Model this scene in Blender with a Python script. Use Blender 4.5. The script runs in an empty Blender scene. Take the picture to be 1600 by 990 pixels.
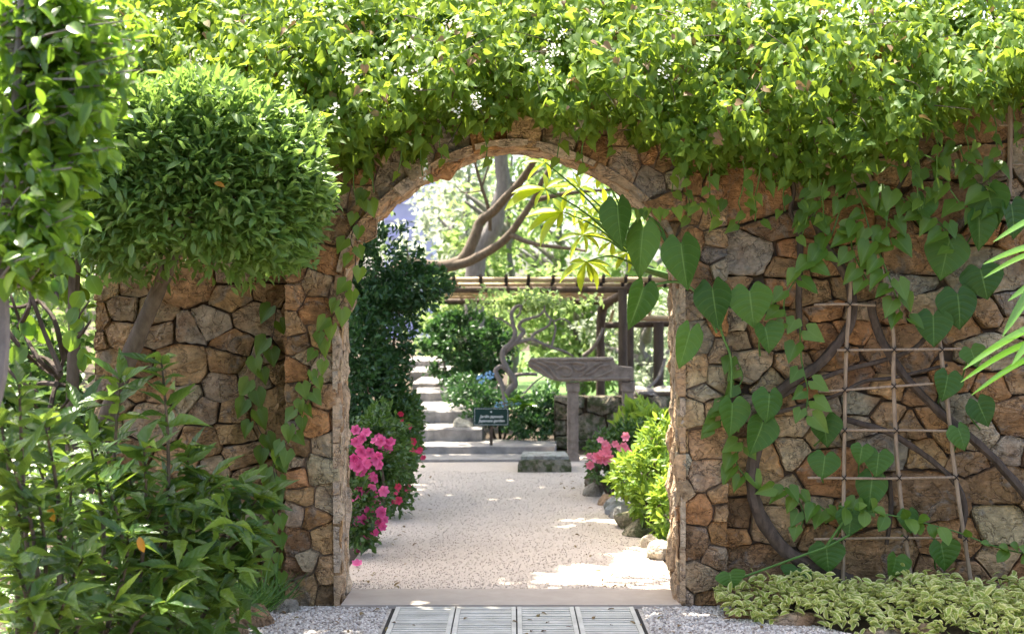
import bpy, math, random
import numpy as np
from mathutils import Vector, Matrix

R = random.Random(11)
NR = np.random.default_rng(11)
scene = bpy.context.scene
COL = scene.collection

# ------------------------------------------------------------------ camera, sky, sun, exposure
F = 2160.0                      # focal length in pixels of the 1600 px wide photograph
CAMZ = 1.6
cd = bpy.data.cameras.new('camera')
cam = bpy.data.objects.new('camera', cd); COL.objects.link(cam)
cam.location = (0, 0, CAMZ); cam.rotation_euler = (math.radians(90), 0, 0)
cd.sensor_width = 36.0; cd.lens = F / 1600 * 36.0; cd.shift_y = 5 / 1600
cd.clip_start = 0.05; cd.clip_end = 2000
cd.dof.use_dof = True; cd.dof.focus_distance = 7.8; cd.dof.aperture_fstop = 3.2
scene.camera = cam

SUN_EL, SUN_AZ = math.radians(69), math.radians(-38)     # azimuth from +Y towards +X
world = bpy.data.worlds.new('World'); scene.world = world; world.use_nodes = True
wn = world.node_tree
sky = wn.nodes.new('ShaderNodeTexSky'); sky.sky_type = 'NISHITA'; sky.sun_disc = False
sky.sun_elevation = SUN_EL; sky.sun_rotation = SUN_AZ
sky.air_density = 0.75; sky.dust_density = 5.0; sky.ozone_density = 0.4
bg = wn.nodes['Background']; bg.inputs['Strength'].default_value = 0.15
wn.links.new(sky.outputs[0], bg.inputs['Color'])
sl = bpy.data.lights.new('sun', 'SUN'); sl.energy = 4.6; sl.angle = math.radians(0.5); sl.color = (1.0, 0.93, 0.8)
sun = bpy.data.objects.new('sun', sl); COL.objects.link(sun)
sdir = Vector((math.sin(SUN_AZ) * math.cos(SUN_EL), math.cos(SUN_AZ) * math.cos(SUN_EL), math.sin(SUN_EL)))
sun.rotation_euler = sdir.to_track_quat('Z', 'Y').to_euler(); sun.location = (0, 0, 20)
vs = scene.view_settings
vs.view_transform = 'Standard'; vs.look = 'None'; vs.gamma = 1.0; vs.exposure = 2.2; vs.use_curve_mapping = False
cy = scene.cycles
cy.use_denoising = True
cy.max_bounces = 8; cy.diffuse_bounces = 4; cy.glossy_bounces = 2; cy.transmission_bounces = 5; cy.transparent_max_bounces = 4
cy.caustics_reflective = False; cy.caustics_refractive = False
scene.render.engine = 'CYCLES'

# ------------------------------------------------------------------ helpers
def W(px, py, Y):
    return Vector(((px - 800) * Y / F, Y, CAMZ - (py - 500) * Y / F))

def tag(o, label, cat=None, group=None, kind=None):
    if label: o['label'] = label
    if cat: o['category'] = cat
    if group: o['group'] = group
    if kind: o['kind'] = kind
    return o

PW = {}
def attach(o, parent):
    if parent is not None:
        o.parent = parent
        o.matrix_parent_inverse = Matrix.Translation(-PW.get(parent.name, Vector(parent.location)))   # parents are only translated

def thing(name, label, cat, loc=(0, 0, 0), group=None):
    o = bpy.data.objects.new(name, None); COL.objects.link(o)
    o.location = loc; o.empty_display_size = 0.1
    return tag(o, label, cat, group)

def quadmesh(name, V, Q, uv=None, rnd=None, smooth=True):
    """V (n,3), Q (m,4) arrays"""
    me = bpy.data.meshes.new(name)
    V = np.asarray(V, np.float32); Q = np.asarray(Q, np.int32)
    me.vertices.add(len(V)); me.vertices.foreach_set('co', V.ravel())
    me.loops.add(Q.size); me.loops.foreach_set('vertex_index', Q.ravel())
    me.polygons.add(len(Q)); me.polygons.foreach_set('loop_start', np.arange(0, Q.size, 4, dtype=np.int32))
    me.polygons.foreach_set('use_smooth', np.full(len(Q), smooth))
    me.update(calc_edges=True)
    if uv is not None:
        l = me.uv_layers.new(name='UVMap')
        l.data.foreach_set('uv', np.asarray(uv, np.float32)[Q.ravel()].ravel())
    if rnd is not None:
        a = me.attributes.new('rnd', 'FLOAT', 'POINT')
        a.data.foreach_set('value', np.asarray(rnd, np.float32))
    return me

def link(name, me, mat, parent=None):
    if mat is not None and len(me.materials) == 0: me.materials.append(mat)
    o = bpy.data.objects.new(name, me); COL.objects.link(o)
    attach(o, parent)
    return o

class MB:
    def __init__(s): s.v = []; s.f = []
    def add(s, V, Fc):
        b = len(s.v); s.v += [tuple(p) for p in V]; s.f += [tuple(i + b for i in f) for f in Fc]
    def box(s, x0, x1, y0, y1, z0, z1):
        s.add([(x0,y0,z0),(x1,y0,z0),(x1,y1,z0),(x0,y1,z0),(x0,y0,z1),(x1,y0,z1),(x1,y1,z1),(x0,y1,z1)],
              [(0,3,2,1),(4,5,6,7),(0,1,5,4),(1,2,6,5),(2,3,7,6),(3,0,4,7)])
    def tube(s, pts, rad, n=8, sm=True, wob=0.0):
        pts = [Vector(p) for p in pts]
        if not hasattr(rad, '__len__'): rad = [rad] * len(pts)
        if sm and len(pts) > 2: pts, rad = smooth_path(pts, rad)
        V = []; Fc = []; up = Vector((0.31, 0.17, 0.93)); prev = None
        for i, p in enumerate(pts):
            a = pts[max(i - 1, 0)]; b = pts[min(i + 1, len(pts) - 1)]
            d = (b - a)
            d = d.normalized() if d.length > 1e-9 else Vector((0, 0, 1))
            if prev is None:
                x = d.cross(up if abs(d.dot(up)) < .95 else Vector((1, 0, 0))).normalized()
            else:
                x = (prev - d * prev.dot(d)).normalized()
            prev = x; y = d.cross(x)
            for k in range(n):
                t = 2 * math.pi * k / n
                r = rad[i] * (1 + wob * R.uniform(-1, 1))
                V.append(p + x * (r * math.cos(t)) + y * (r * math.sin(t)))
        m = len(pts)
        for i in range(m - 1):
            for k in range(n):
                a = i * n + k; b = i * n + (k + 1) % n
                Fc.append((a, b, b + n, a + n))
        Fc.append(tuple(range(n - 1, -1, -1))); Fc.append(tuple((m - 1) * n + k for k in range(n)))
        s.add(V, Fc)
    def build(s, name, mat, parent=None, smooth=True, sharp=40):
        me = bpy.data.meshes.new(name); me.from_pydata([tuple(p) for p in s.v], [], s.f); me.update()
        if smooth:
            me.polygons.foreach_set('use_smooth', np.ones(len(me.polygons), bool))
            me.set_sharp_from_angle(angle=math.radians(sharp))
        return link(name, me, mat, parent)

def smooth_path(pts, rad, k=4):
    P = []; Q = []
    n = len(pts)
    for i in range(n - 1):
        p0 = pts[max(i-1,0)]; p1 = pts[i]; p2 = pts[i+1]; p3 = pts[min(i+2,n-1)]
        for j in range(k):
            t = j / k
            P.append(0.5*((2*p1)+(p2-p0)*t+(2*p0-5*p1+4*p2-p3)*t*t+(3*p1-p0-3*p2+p3)*t**3))
            Q.append(rad[i]*(1-t)+rad[i+1]*t)
    P.append(pts[-1]); Q.append(rad[-1])
    return P, Q

# ---- leaf templates: u towards the tip, v sideways, w along the normal; uv = (t, s*.5+.5)
def leaf_t(nt, ns, prof, lobe=0.0, fold=0.15, curl=0.2, wave=0.0, serr=0.0):
    V = []; UV = []; Q = []
    for i in range(nt + 1):
        t = i / nt
        hw = np.interp(t, [p[0] for p in prof], [p[1] for p in prof])
        for j in range(ns + 1):
            s = -1 + 2 * j / ns; a = abs(s)
            u = t - lobe * math.sin(math.pi * min(a / 1.25, 1)) * (1 - t) ** 3
            h = hw * (1 + (serr if (i % 2 and a == 1) else 0))
            w = fold * a * hw * 2 - curl * t * t + wave * math.sin(t * 9 + s * 2) * a
            V.append((u, s * h, w)); UV.append((t, s * .5 + .5))
    for i in range(nt):
        for j in range(ns):
            a = i * (ns + 1) + j
            Q.append((a, a + ns + 1, a + ns + 2, a + 1))
    return np.array(V, float), np.array(Q, int), np.array(UV, float)

HEARTW = [(0,.30),(.08,.42),(.2,.49),(.35,.47),(.55,.36),(.75,.21),(.9,.08),(1,0.004)]
T_BIG = [leaf_t(12, 8, HEARTW, .24, .2, .18, .025), leaf_t(12, 8, HEARTW, .22, .32, .3, .03), leaf_t(12, 8, HEARTW, .25, .1, .1, .035), leaf_t(12, 8, HEARTW, .26, -.12, .22, .03)]
T_HEART = [leaf_t(5, 4, [(0,.32),(.2,.5),(.5,.38),(.8,.14),(1,.005)], .22, .2, .2), leaf_t(5, 4, [(0,.3),(.2,.46),(.5,.36),(.8,.13),(1,.005)], .2, .3, .35, .02),
           leaf_t(5, 4, [(0,.32),(.2,.52),(.45,.36),(.7,.2),(1,.005)], .25, .08, .1, .04)]
T_IVY = [leaf_t(4, 2, [(0,.28),(.25,.44),(.5,.27),(.75,.14),(1,.005)], .16, .25, .25), leaf_t(4, 2, [(0,.25),(.25,.42),(.5,.33),(.75,.15),(1,.005)], .15, .35, .4),
         leaf_t(4, 2, [(0,.2),(.25,.36),(.5,.3),(.75,.15),(1,.005)], .12, .1, .1)]
T_LANCE = [leaf_t(8, 2, [(0,.015),(.15,.09),(.4,.17),(.65,.12),(.85,.045),(1,.002)], 0, .3, .2, 0, .16), leaf_t(8, 2, [(0,.015),(.15,.1),(.4,.2),(.65,.14),(.85,.05),(1,.002)], 0, .5, .38, .01, .14),
           leaf_t(8, 2, [(0,.015),(.15,.08),(.4,.15),(.65,.11),(.85,.04),(1,.002)], 0, .2, -.05, 0, .16)]
T_FINGER = [leaf_t(6, 2, [(0,.02),(.25,.12),(.55,.19),(.8,.13),(1,.004)], 0, .3, .18)]
T_ELL = [leaf_t(3, 2, [(0,.03),(.33,.2),(.66,.2),(1,.02)], 0, .25, .15), leaf_t(3, 2, [(0,.03),(.33,.16),(.66,.15),(1,.02)], 0, .3, .3)]
T_OVAL = [leaf_t(5, 2, [(0,.03),(.2,.2),(.5,.29),(.8,.2),(1,.02)], 0, .2, .15), leaf_t(5, 2, [(0,.03),(.2,.19),(.5,.27),(.8,.19),(1,.02)], 0, .3, .3)]
T_DIA = [leaf_t(2, 2, [(0,.05),(.5,.3),(1,.02)], 0, .2, .15)]
T_BLADE = [leaf_t(4, 2, [(0,.022),(.5,.02),(1,.002)], 0, .2, .55), leaf_t(4, 2, [(0,.02),(.5,.018),(1,.002)], 0, .2, .2)]
T_PETAL = [leaf_t(3, 2, [(0,.12),(.4,.36),(.75,.38),(1,.12)], 0, .1, -.25)]

def frames(D, N):
    D = D / np.linalg.norm(D, axis=1, keepdims=True)
    N = N - D * np.sum(N * D, axis=1, keepdims=True)
    N = N / (np.linalg.norm(N, axis=1, keepdims=True) + 1e-9)
    S = np.cross(N, D)
    return D, S, N

def scatter(name, temps, P, D, N, S, mat, parent=None, rnd=None, kind=None):
    P = np.asarray(P, float); n = len(P)
    D, Sd, N = frames(np.asarray(D, float), np.asarray(N, float))
    S = np.broadcast_to(np.asarray(S, float), (n,))
    if rnd is None: rnd = NR.random(n)
    which = NR.integers(0, len(temps), n)
    Vs = []; Qs = []; Us = []; Rs = []; off = 0
    for k, (tv, tq, tu) in enumerate(temps):
        ix = np.nonzero(which == k)[0]
        if len(ix) == 0: continue
        m = len(tv)
        loc = (tv[None, :, 0:1] * D[ix][:, None] + tv[None, :, 1:2] * Sd[ix][:, None] + tv[None, :, 2:3] * N[ix][:, None]) * S[ix][:, None, None] + P[ix][:, None]
        Vs.append(loc.reshape(-1, 3))
        Qs.append((tq[None] + (np.arange(len(ix)) * m)[:, None, None]).reshape(-1, 4) + off)
        Us.append(np.tile(tu, (len(ix), 1))); Rs.append(np.repeat(rnd[ix], m)); off += len(ix) * m
    me = quadmesh(name, np.concatenate(Vs), np.concatenate(Qs), np.concatenate(Us), np.concatenate(Rs))
    o = link(name, me, mat, parent)
    if kind: o['kind'] = kind
    return o

LEAFMESH = {}
def single_leaf(name, temps, key, p, d, n, s, mat, parent, sx=1.0):
    """one leaf as an object of its own; alike leaves share mesh data"""
    k = R.randrange(len(temps)); kk = (key, k, mat.name)
    if kk not in LEAFMESH:
        tv, tq, tu = temps[k]
        me = quadmesh(key, tv, tq, tu); me.materials.append(mat); LEAFMESH[kk] = me
    o = bpy.data.objects.new(name, LEAFMESH[kk]); COL.objects.link(o)
    d = Vector(d).normalized(); n = Vector(n); n = (n - d * n.dot(d)).normalized(); sd = n.cross(d)
    M = Matrix(((d.x*s, sd.x*s*sx, n.x*s, p[0]), (d.y*s, sd.y*s*sx, n.y*s, p[1]), (d.z*s, sd.z*s*sx, n.z*s, p[2]), (0,0,0,1)))
    attach(o, parent); o.matrix_basis = M
    return o

def rv(n, s=1.0): return NR.normal(0, s, (n, 3))

def blob(n, c, r, shell=0.5, clump=40, cl_r=0.22, p=2.0, drop=None):
    """points through a (super)ellipsoid in clumps, denser towards its skin; outward directions too"""
    c = np.array(c, float); r = np.array(r, float)
    def pts(m):
        d = NR.normal(0, 1, (m, 3)); d /= (np.sum(np.abs(d) ** p, axis=1) ** (1 / p))[:, None]
        return d * ((shell + (1 - shell) * NR.random(m)) ** 0.7)[:, None]
    if clump:
        cc = pts(clump); ix = NR.integers(0, clump, n)
        q = cc[ix] + NR.normal(0, cl_r, (n, 3)) * NR.random((n, 1)) ** .5
    else:
        q = pts(n)
    o = q / (np.linalg.norm(q, axis=1, keepdims=True) + 1e-6)
    return c + q * r, o

# ------------------------------------------------------------------ materials
def nodes(name):
    m = bpy.data.materials.new(name); m.use_nodes = True
    nt = m.node_tree; nt.nodes.clear()
    out = nt.nodes.new('ShaderNodeOutputMaterial')
    return m, nt, out
def N_(nt, t, **kw):
    n = nt.nodes.new('ShaderNode' + t)
    for k, v in kw.items(): setattr(n, k, v)
    return n
def ramp(nt, fac, stops):
    r = N_(nt, 'ValToRGB'); e = r.color_ramp.elements
    while len(e) > 1: e.remove(e[-1])
    e[0].position = stops[0][0]; e[0].color = (*stops[0][1], 1)
    for p, c in stops[1:]:
        x = e.new(p); x.color = (*c, 1)
    nt.links.new(fac, r.inputs[0]); return r.outputs[0]
def math_(nt, op, a, b=None, c=None, clamp=False):
    n = N_(nt, 'Math', operation=op); n.use_clamp = clamp
    for i, x in enumerate((a, b, c)):
        if x is None: continue
        if isinstance(x, (int, float)): n.inputs[i].default_value = x
        else: nt.links.new(x, n.inputs[i])
    return n.outputs[0]
def mixc(nt, fac, a, b, mode='MIX'):
    n = N_(nt, 'Mix', data_type='RGBA', blend_type=mode)
    for i, x in ((0, fac), (6, a), (7, b)):
        if isinstance(x, (int, float)): n.inputs[i].default_value = x
        elif isinstance(x, tuple): n.inputs[i].default_value = (*x, 1)
        else: nt.links.new(x, n.inputs[i])
    return n.outputs[2]
def noise(nt, scale, detail=4, rough=.55, vec=None, dist=0.0):
    n = N_(nt, 'TexNoise'); n.inputs['Scale'].default_value = scale; n.inputs['Detail'].default_value = detail
    n.inputs['Roughness'].default_value = rough; n.inputs['Distortion'].default_value = dist
    if vec is None: vec = N_(nt, 'NewGeometry').outputs['Position']
    nt.links.new(vec, n.inputs['Vector']); return n.outputs['Fac']
def bump(nt, h, strength, dist, normal=None):
    b = N_(nt, 'Bump'); b.inputs['Strength'].default_value = strength; b.inputs['Distance'].default_value = dist
    nt.links.new(h, b.inputs['Height'])
    if normal is not None: nt.links.new(normal, b.inputs['Normal'])
    return b.outputs[0]

def leaf_mat(name, cols, trans=(.25,.42,.04), tf=.38, rough=.42, vein=0.0, veincol=(.22,.34,.08), margin=None, spec=.4, coat=0.0):
    m, nt, out = nodes(name); L = nt.links.new
    at = N_(nt, 'Attribute', attribute_name='rnd'); oi = N_(nt, 'ObjectInfo')
    f = math_(nt, 'FRACT', math_(nt, 'ADD', at.outputs['Fac'], oi.outputs['Random']))
    c = ramp(nt, f, [(i / (len(cols) - 1), k) for i, k in enumerate(cols)])
    c = mixc(nt, math_(nt, 'MULTIPLY', noise(nt, 40, 2), .5), c, mixc(nt, .5, c, (.02,.03,.01)))
    uv = N_(nt, 'UVMap'); sp = N_(nt, 'SeparateXYZ'); L(uv.outputs[0], sp.inputs[0])
    a = math_(nt, 'ABSOLUTE', math_(nt, 'SUBTRACT', math_(nt, 'MULTIPLY', sp.outputs[1], 2.0), 1.0))
    bn = None
    if vein > 0:
        mid = math_(nt, 'LESS_THAN', a, .035)
        ph = math_(nt, 'SUBTRACT', sp.outputs[0], math_(nt, 'MULTIPLY', a, .22))
        fr = math_(nt, 'ABSOLUTE', math_(nt, 'SUBTRACT', math_(nt, 'FRACT', math_(nt, 'MULTIPLY', ph, 6.5)), .5))
        lat = math_(nt, 'MULTIPLY', math_(nt, 'SUBTRACT', .07, fr), 14.0, clamp=True)
        v = math_(nt, 'MAXIMUM', mid, math_(nt, 'MULTIPLY', lat, .45))
        c = mixc(nt, math_(nt, 'MULTIPLY', v, vein), c, veincol)
        bn = bump(nt, math_(nt, 'SUBTRACT', fr, v), .35, .01)
    else:
        mid = math_(nt, 'LESS_THAN', a, .07)
        c = mixc(nt, math_(nt, 'MULTIPLY', mid, .35), c, veincol)
    if margin is not None:
        e = math_(nt, 'GREATER_THAN', math_(nt, 'ADD', a, math_(nt, 'MULTIPLY', math_(nt, 'SUBTRACT', noise(nt, 60, 2), .5), .8)), .62)
        c = mixc(nt, e, c, margin)
    p = N_(nt, 'BsdfPrincipled'); L(c, p.inputs['Base Color']); p.inputs['Roughness'].default_value = rough
    p.inputs['Specular IOR Level'].default_value = spec
    t = N_(nt, 'BsdfTranslucent')
    L(mixc(nt, .55, c, trans), t.inputs['Color'])
    if bn is not None: L(bn, p.inputs['Normal'])
    mx = N_(nt, 'MixShader'); mx.inputs[0].default_value = tf
    L(p.outputs[0], mx.inputs[1]); L(t.outputs[0], mx.inputs[2]); L(mx.outputs[0], out.inputs[0])
    return m

M = {}
M['vine'] = leaf_mat('vine_leaf', [(.05,.12,.02), (.08,.17,.024), (.11,.21,.028), (.15,.26,.034), (.21,.32,.045)], (.5,.64,.05), .5, .55, spec=.25)
M['heart'] = leaf_mat('heart_vine_leaf', [(.085,.19,.022), (.12,.23,.03), (.17,.29,.042)], (.4,.55,.05), .42)
M['philo'] = leaf_mat('philodendron_leaf', [(.035,.1,.016), (.055,.14,.022), (.085,.185,.028)], (.25,.45,.04), .28, .45, vein=.75, veincol=(.16,.28,.07), spec=.25)
M['topiary'] = leaf_mat('topiary_leaf', [(.09,.19,.038), (.125,.24,.05), (.17,.285,.065), (.23,.35,.095)], (.36,.54,.09), .45, .38)
M['bush'] = leaf_mat('bush_leaf', [(.03,.085,.018), (.045,.115,.02), (.06,.14,.022), (.09,.18,.028), (.2,.3,.04)], (.34,.48,.05), .36, .32, vein=.3, spec=.5)
M['near'] = leaf_mat('glossy_leaf', [(.07,.17,.02), (.1,.22,.025), (.14,.27,.03)], (.4,.62,.04), .5, .3, spec=.5)
M['dark'] = leaf_mat('dark_leaf', [(.02,.07,.024), (.035,.1,.03), (.06,.145,.04)], (.1,.24,.04), .28, .36)
M['azalea'] = leaf_mat('azalea_leaf', [(.03,.085,.02), (.05,.12,.028), (.085,.17,.035)], (.2,.34,.05), .3, .45)
M['lime'] = leaf_mat('lime_leaf', [(.12,.25,.03), (.18,.32,.04), (.25,.38,.06)], (.5,.62,.06), .45, .45)
M['palm'] = leaf_mat('palmate_leaf', [(.24,.36,.025), (.3,.42,.03), (.36,.45,.04)], (.8,.82,.04), .55, .42)
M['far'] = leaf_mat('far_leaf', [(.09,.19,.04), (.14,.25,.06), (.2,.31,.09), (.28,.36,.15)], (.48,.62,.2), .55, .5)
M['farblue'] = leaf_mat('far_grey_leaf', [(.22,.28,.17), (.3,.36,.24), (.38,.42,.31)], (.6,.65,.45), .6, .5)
M['varieg'] = leaf_mat('variegated_leaf', [(.3,.4,.06), (.38,.46,.09), (.46,.5,.12)], (.6,.64,.12), .35, .5, margin=(.74,.72,.32))
M['strap'] = leaf_mat('strap_leaf', [(.09,.24,.02), (.13,.29,.03)], (.35,.55,.06), .35, .2, spec=.9)
M['grass'] = leaf_mat('grass_blade', [(.05,.14,.02), (.08,.2,.03), (.12,.24,.04)], (.3,.45,.05), .35, .4)
M['deadleaf'] = leaf_mat('dead_leaf', [(.16,.09,.04), (.25,.15,.07), (.2,.16,.05)], (.3,.2,.08), .15, .7)
M['yellowleaf'] = leaf_mat('yellow_leaf', [(.6,.3,.03), (.55,.22,.03)], (.7,.4,.05), .3)

def petal_mat(name, c1, c2):
    m, nt, out = nodes(name); L = nt.links.new
    at = N_(nt, 'Attribute', attribute_name='rnd'); oi = N_(nt, 'ObjectInfo')
    f = math_(nt, 'FRACT', math_(nt, 'ADD', at.outputs['Fac'], oi.outputs['Random']))
    c = ramp(nt, f, [(0, c1), (1, c2)])
    p = N_(nt, 'BsdfPrincipled'); L(c, p.inputs['Base Color']); p.inputs['Roughness'].default_value = .6
    t = N_(nt, 'BsdfTranslucent'); L(c, t.inputs['Color'])
    mx = N_(nt, 'MixShader'); mx.inputs[0].default_value = .35
    L(p.outputs[0], mx.inputs[1]); L(t.outputs[0], mx.inputs[2]); L(mx.outputs[0], out.inputs[0]); return m
M['pink'] = petal_mat('pink_petal', (.75,.1,.32), (.85,.2,.45))
M['red'] = petal_mat('red_petal', (.7,.04,.1), (.78,.07,.2))
M['coral'] = petal_mat('coral_petal', (.8,.2,.28), (.85,.32,.42))
M['white'] = petal_mat('white_petal', (.75,.76,.62), (.8,.8,.72))
M['blue'] = petal_mat('blue_petal', (.2,.4,.65), (.3,.5,.75))

def stone_mat(name, moss=0.0, rust=.6, bstr=.7, usecol=True, base=(.3,.25,.2)):
    m, nt, out = nodes(name); L = nt.links.new
    oi = N_(nt, 'ObjectInfo'); pos = N_(nt, 'NewGeometry').outputs['Position']
    # shift the grain per stone so that neighbours do not share a pattern
    add = N_(nt, 'VectorMath', operation='MULTIPLY_ADD'); L(oi.outputs['Location'], add.inputs[0]); add.inputs[1].default_value = (3.7, 2.1, 5.3); L(pos, add.inputs[2])
    v = add.outputs[0]
    if usecol: c = oi.outputs['Color']
    else:
        rgb = N_(nt, 'RGB'); rgb.outputs[0].default_value = (*base, 1); c = rgb.outputs[0]
    n1 = noise(nt, 9, 5, .6, v, .6); n2 = noise(nt, 34, 5, .65, v); n3 = noise(nt, 5, 3, .5, v)
    c = mixc(nt, math_(nt, 'MULTIPLY', ramp_f(nt, n3, .5, .68), rust), c, (.4,.19,.07))
    c = mixc(nt, math_(nt, 'MULTIPLY', ramp_f(nt, noise(nt, 7, 4, .6, v, 1.0), .56, .66), .55), c, (.3,.285,.25))
    g = math_(nt, 'ADD', .42, math_(nt, 'ADD', math_(nt, 'MULTIPLY', ramp_f(nt, n1, .3, .7), .7), math_(nt, 'MULTIPLY', ramp_f(nt, n2, .3, .7), .5)))
    gr = N_(nt, 'CombineColor'); L(g, gr.inputs[0]); L(g, gr.inputs[1]); L(g, gr.inputs[2])
    c = mixc(nt, 1.0, c, gr.outputs[0], 'MULTIPLY')
    pit = ramp_f(nt, noise(nt, 70, 3, .7, v), .60, .72)
    c = mixc(nt, math_(nt, 'MULTIPLY', pit, .45), c, (.07,.045,.03))
    if moss > 0:
        c = mixc(nt, math_(nt, 'MULTIPLY', ramp_f(nt, noise(nt, 11, 5, .65), .46, .58), moss), c, (.06,.085,.025))
    crk = math_(nt, 'ABSOLUTE', math_(nt, 'SUBTRACT', noise(nt, 6.5, 4, .6, v, .4), .5))
    c = mixc(nt, math_(nt, 'MULTIPLY', math_(nt, 'SUBTRACT', 1.0, ramp_f(nt, crk, .002, .014)), .55), c, (.05,.032,.02))
    p = N_(nt, 'BsdfPrincipled'); L(c, p.inputs['Base Color']); p.inputs['Roughness'].default_value = .88
    p.inputs['Specular IOR Level'].default_value = .25
    # fine bedding layers plus roughness
    sc = N_(nt, 'VectorMath', operation='MULTIPLY'); L(v, sc.inputs[0]); sc.inputs[1].default_value = (1, 1, 3.2)
    lay = noise(nt, 14, 6, .7, sc.outputs[0], .8)
    h = math_(nt, 'ADD', math_(nt, 'MULTIPLY', n2, .7), math_(nt, 'ADD', lay, math_(nt, 'MULTIPLY', ramp_f(nt, crk, .0, .03), .35)))
    L(bump(nt, h, bstr, .06), p.inputs['Normal'])
    L(p.outputs[0], out.inputs[0]); return m
def ramp_f(nt, f, a, b):
    n = N_(nt, 'MapRange'); n.inputs[1].default_value = a; n.inputs[2].default_value = b; nt.links.new(f, n.inputs[0]); return n.outputs[0]
M['stone'] = stone_mat('wall_stone', rust=.5, bstr=.85)
M['soffit'] = stone_mat('soffit_stone', rust=.15)
M['mossy'] = stone_mat('mossy_stone', moss=.85, rust=.15)
M['greystone'] = stone_mat('grey_stone', moss=.25, rust=.12, bstr=.4)

def plain(name, c1, c2, scale=20, rough=.8, bstr=.3, bdist=.01, stretch=(1,1,1), spec=.3):
    m, nt, out = nodes(name); L = nt.links.new
    pos = N_(nt, 'NewGeometry').outputs['Position']
    sc = N_(nt, 'VectorMath', operation='MULTIPLY'); L(pos, sc.inputs[0]); sc.inputs[1].default_value = stretch
    n = noise(nt, scale, 6, .65, sc.outputs[0], .3)
    c = ramp(nt, n, [(.25, c1), (.75, c2)])
    p = N_(nt, 'BsdfPrincipled'); L(c, p.inputs['Base Color']); p.inputs['Roughness'].default_value = rough
    p.inputs['Specular IOR Level'].default_value = spec
    L(bump(nt, n, bstr, bdist), p.inputs['Normal']); L(p.outputs[0], out.inputs[0]); return m
M['mortar'] = plain('mortar', (.045,.032,.021), (.15,.105,.07), 30, .95, .6)
M['limemortar'] = plain('lime_mortar', (.15,.105,.068), (.32,.235,.155), 30, .95, .6)
M['soil'] = plain('soil', (.03,.022,.014), (.09,.065,.04), 14, .95, .8, .03)
M['bark'] = plain('bark', (.07,.05,.035), (.19,.15,.11), 26, .9, .8, .012, (1,1,.35))
M['darkbark'] = plain('dark_bark', (.03,.021,.015), (.12,.088,.064), 30, .85, .7, .01, (1,1,.4))
M['greybark'] = plain('grey_bark', (.13,.115,.105), (.28,.25,.23), 22, .9, .8, .015, (1,1,.35))
M['twist'] = plain('smooth_branch', (.12,.095,.08), (.26,.22,.19), 26, .7, .5, .01, (1,1,.5))
M['greenstem'] = plain('green_stem', (.05,.12,.02), (.1,.2,.04), 20, .5, .2)
M['bamboo'] = plain('bamboo', (.36,.24,.12), (.55,.4,.23), 10, .5, .2, .004, (1,6,6), .4)
M['trellis'] = plain('trellis_cane', (.16,.11,.07), (.4,.3,.2), 22, .65, .4, .004, (3,3,.5))
M['darkwood'] = plain('dark_timber', (.05,.035,.026), (.14,.1,.07), 14, .8, .6, .01, (1,1,.3))
M['tie'] = plain('cord', (.015,.012,.01), (.04,.03,.025), 40, .9)
M['slab'] = plain('threshold_concrete', (.34,.285,.235), (.43,.37,.31), 6, .85, .15, .006)
M['grate'] = plain('grate_metal', (.42,.39,.33), (.66,.63,.56), 7, .55, .15, .003)
M['pit'] = plain('slot_shade_plate', (.015,.015,.015), (.04,.035,.03), 20, .9)  # near black stands in for the shade below the grate bars
M['signgreen'] = plain('sign_enamel', (.004,.03,.024), (.007,.042,.034), 6, .35, .02)
M['signwhite'] = plain('sign_paint', (.68,.72,.7), (.78,.8,.78), 6, .5, .02)
M['carved'] = plain('carved_stone', (.15,.118,.09), (.36,.29,.23), 11, .85, .7, .03)
M['step'] = plain('step_stone', (.17,.155,.14), (.38,.355,.33), 7, .85, .5, .02)
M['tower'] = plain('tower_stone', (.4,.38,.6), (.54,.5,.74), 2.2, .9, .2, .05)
M['lawn'] = plain('lawn', (.06,.13,.03), (.14,.24,.06), 9, .95, .5, .03)
M['paving'] = plain('pale_paving', (.5,.46,.41), (.62,.58,.53), 5, .9, .2)

def gravel_mat(name, c1, c2, c3, scale, bst=.55):
    m, nt, out = nodes(name); L = nt.links.new
    pos = N_(nt, 'NewGeometry').outputs['Position']
    v = N_(nt, 'TexVoronoi'); v.inputs['Scale'].default_value = scale; L(pos, v.inputs['Vector'])
    sp = N_(nt, 'SeparateColor'); L(v.outputs['Color'], sp.inputs[0])
    c = ramp(nt, sp.outputs[0], [(0, c1), (.5, c2), (1, c3)])
    big = noise(nt, 1.6, 5, .6)
    c = mixc(nt, math_(nt, 'MULTIPLY', ramp_f(nt, big, .42, .68), .25), c, tuple(x * .7 for x in c2))
    c = mixc(nt, math_(nt, 'MULTIPLY', ramp_f(nt, noise(nt, 23, 4), .66, .8), .12), c, (.25,.2,.16))
    p = N_(nt, 'BsdfPrincipled'); L(c, p.inputs['Base Color']); p.inputs['Roughness'].default_value = .9
    p.inputs['Specular IOR Level'].default_value = .2
    h = math_(nt, 'ADD', math_(nt, 'SUBTRACT', 1.0, v.outputs['Distance']), math_(nt, 'MULTIPLY', noise(nt, 60, 3), .6))
    L(bump(nt, h, bst, .008), p.inputs['Normal']); L(p.outputs[0], out.inputs[0]); return m
M['path'] = gravel_mat('path_gravel', (.46,.385,.315), (.53,.45,.375), (.6,.52,.44), 130, .3)
M['gravel'] = gravel_mat('grey_gravel', (.27,.235,.2), (.47,.43,.38), (.67,.62,.56), 85)
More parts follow.
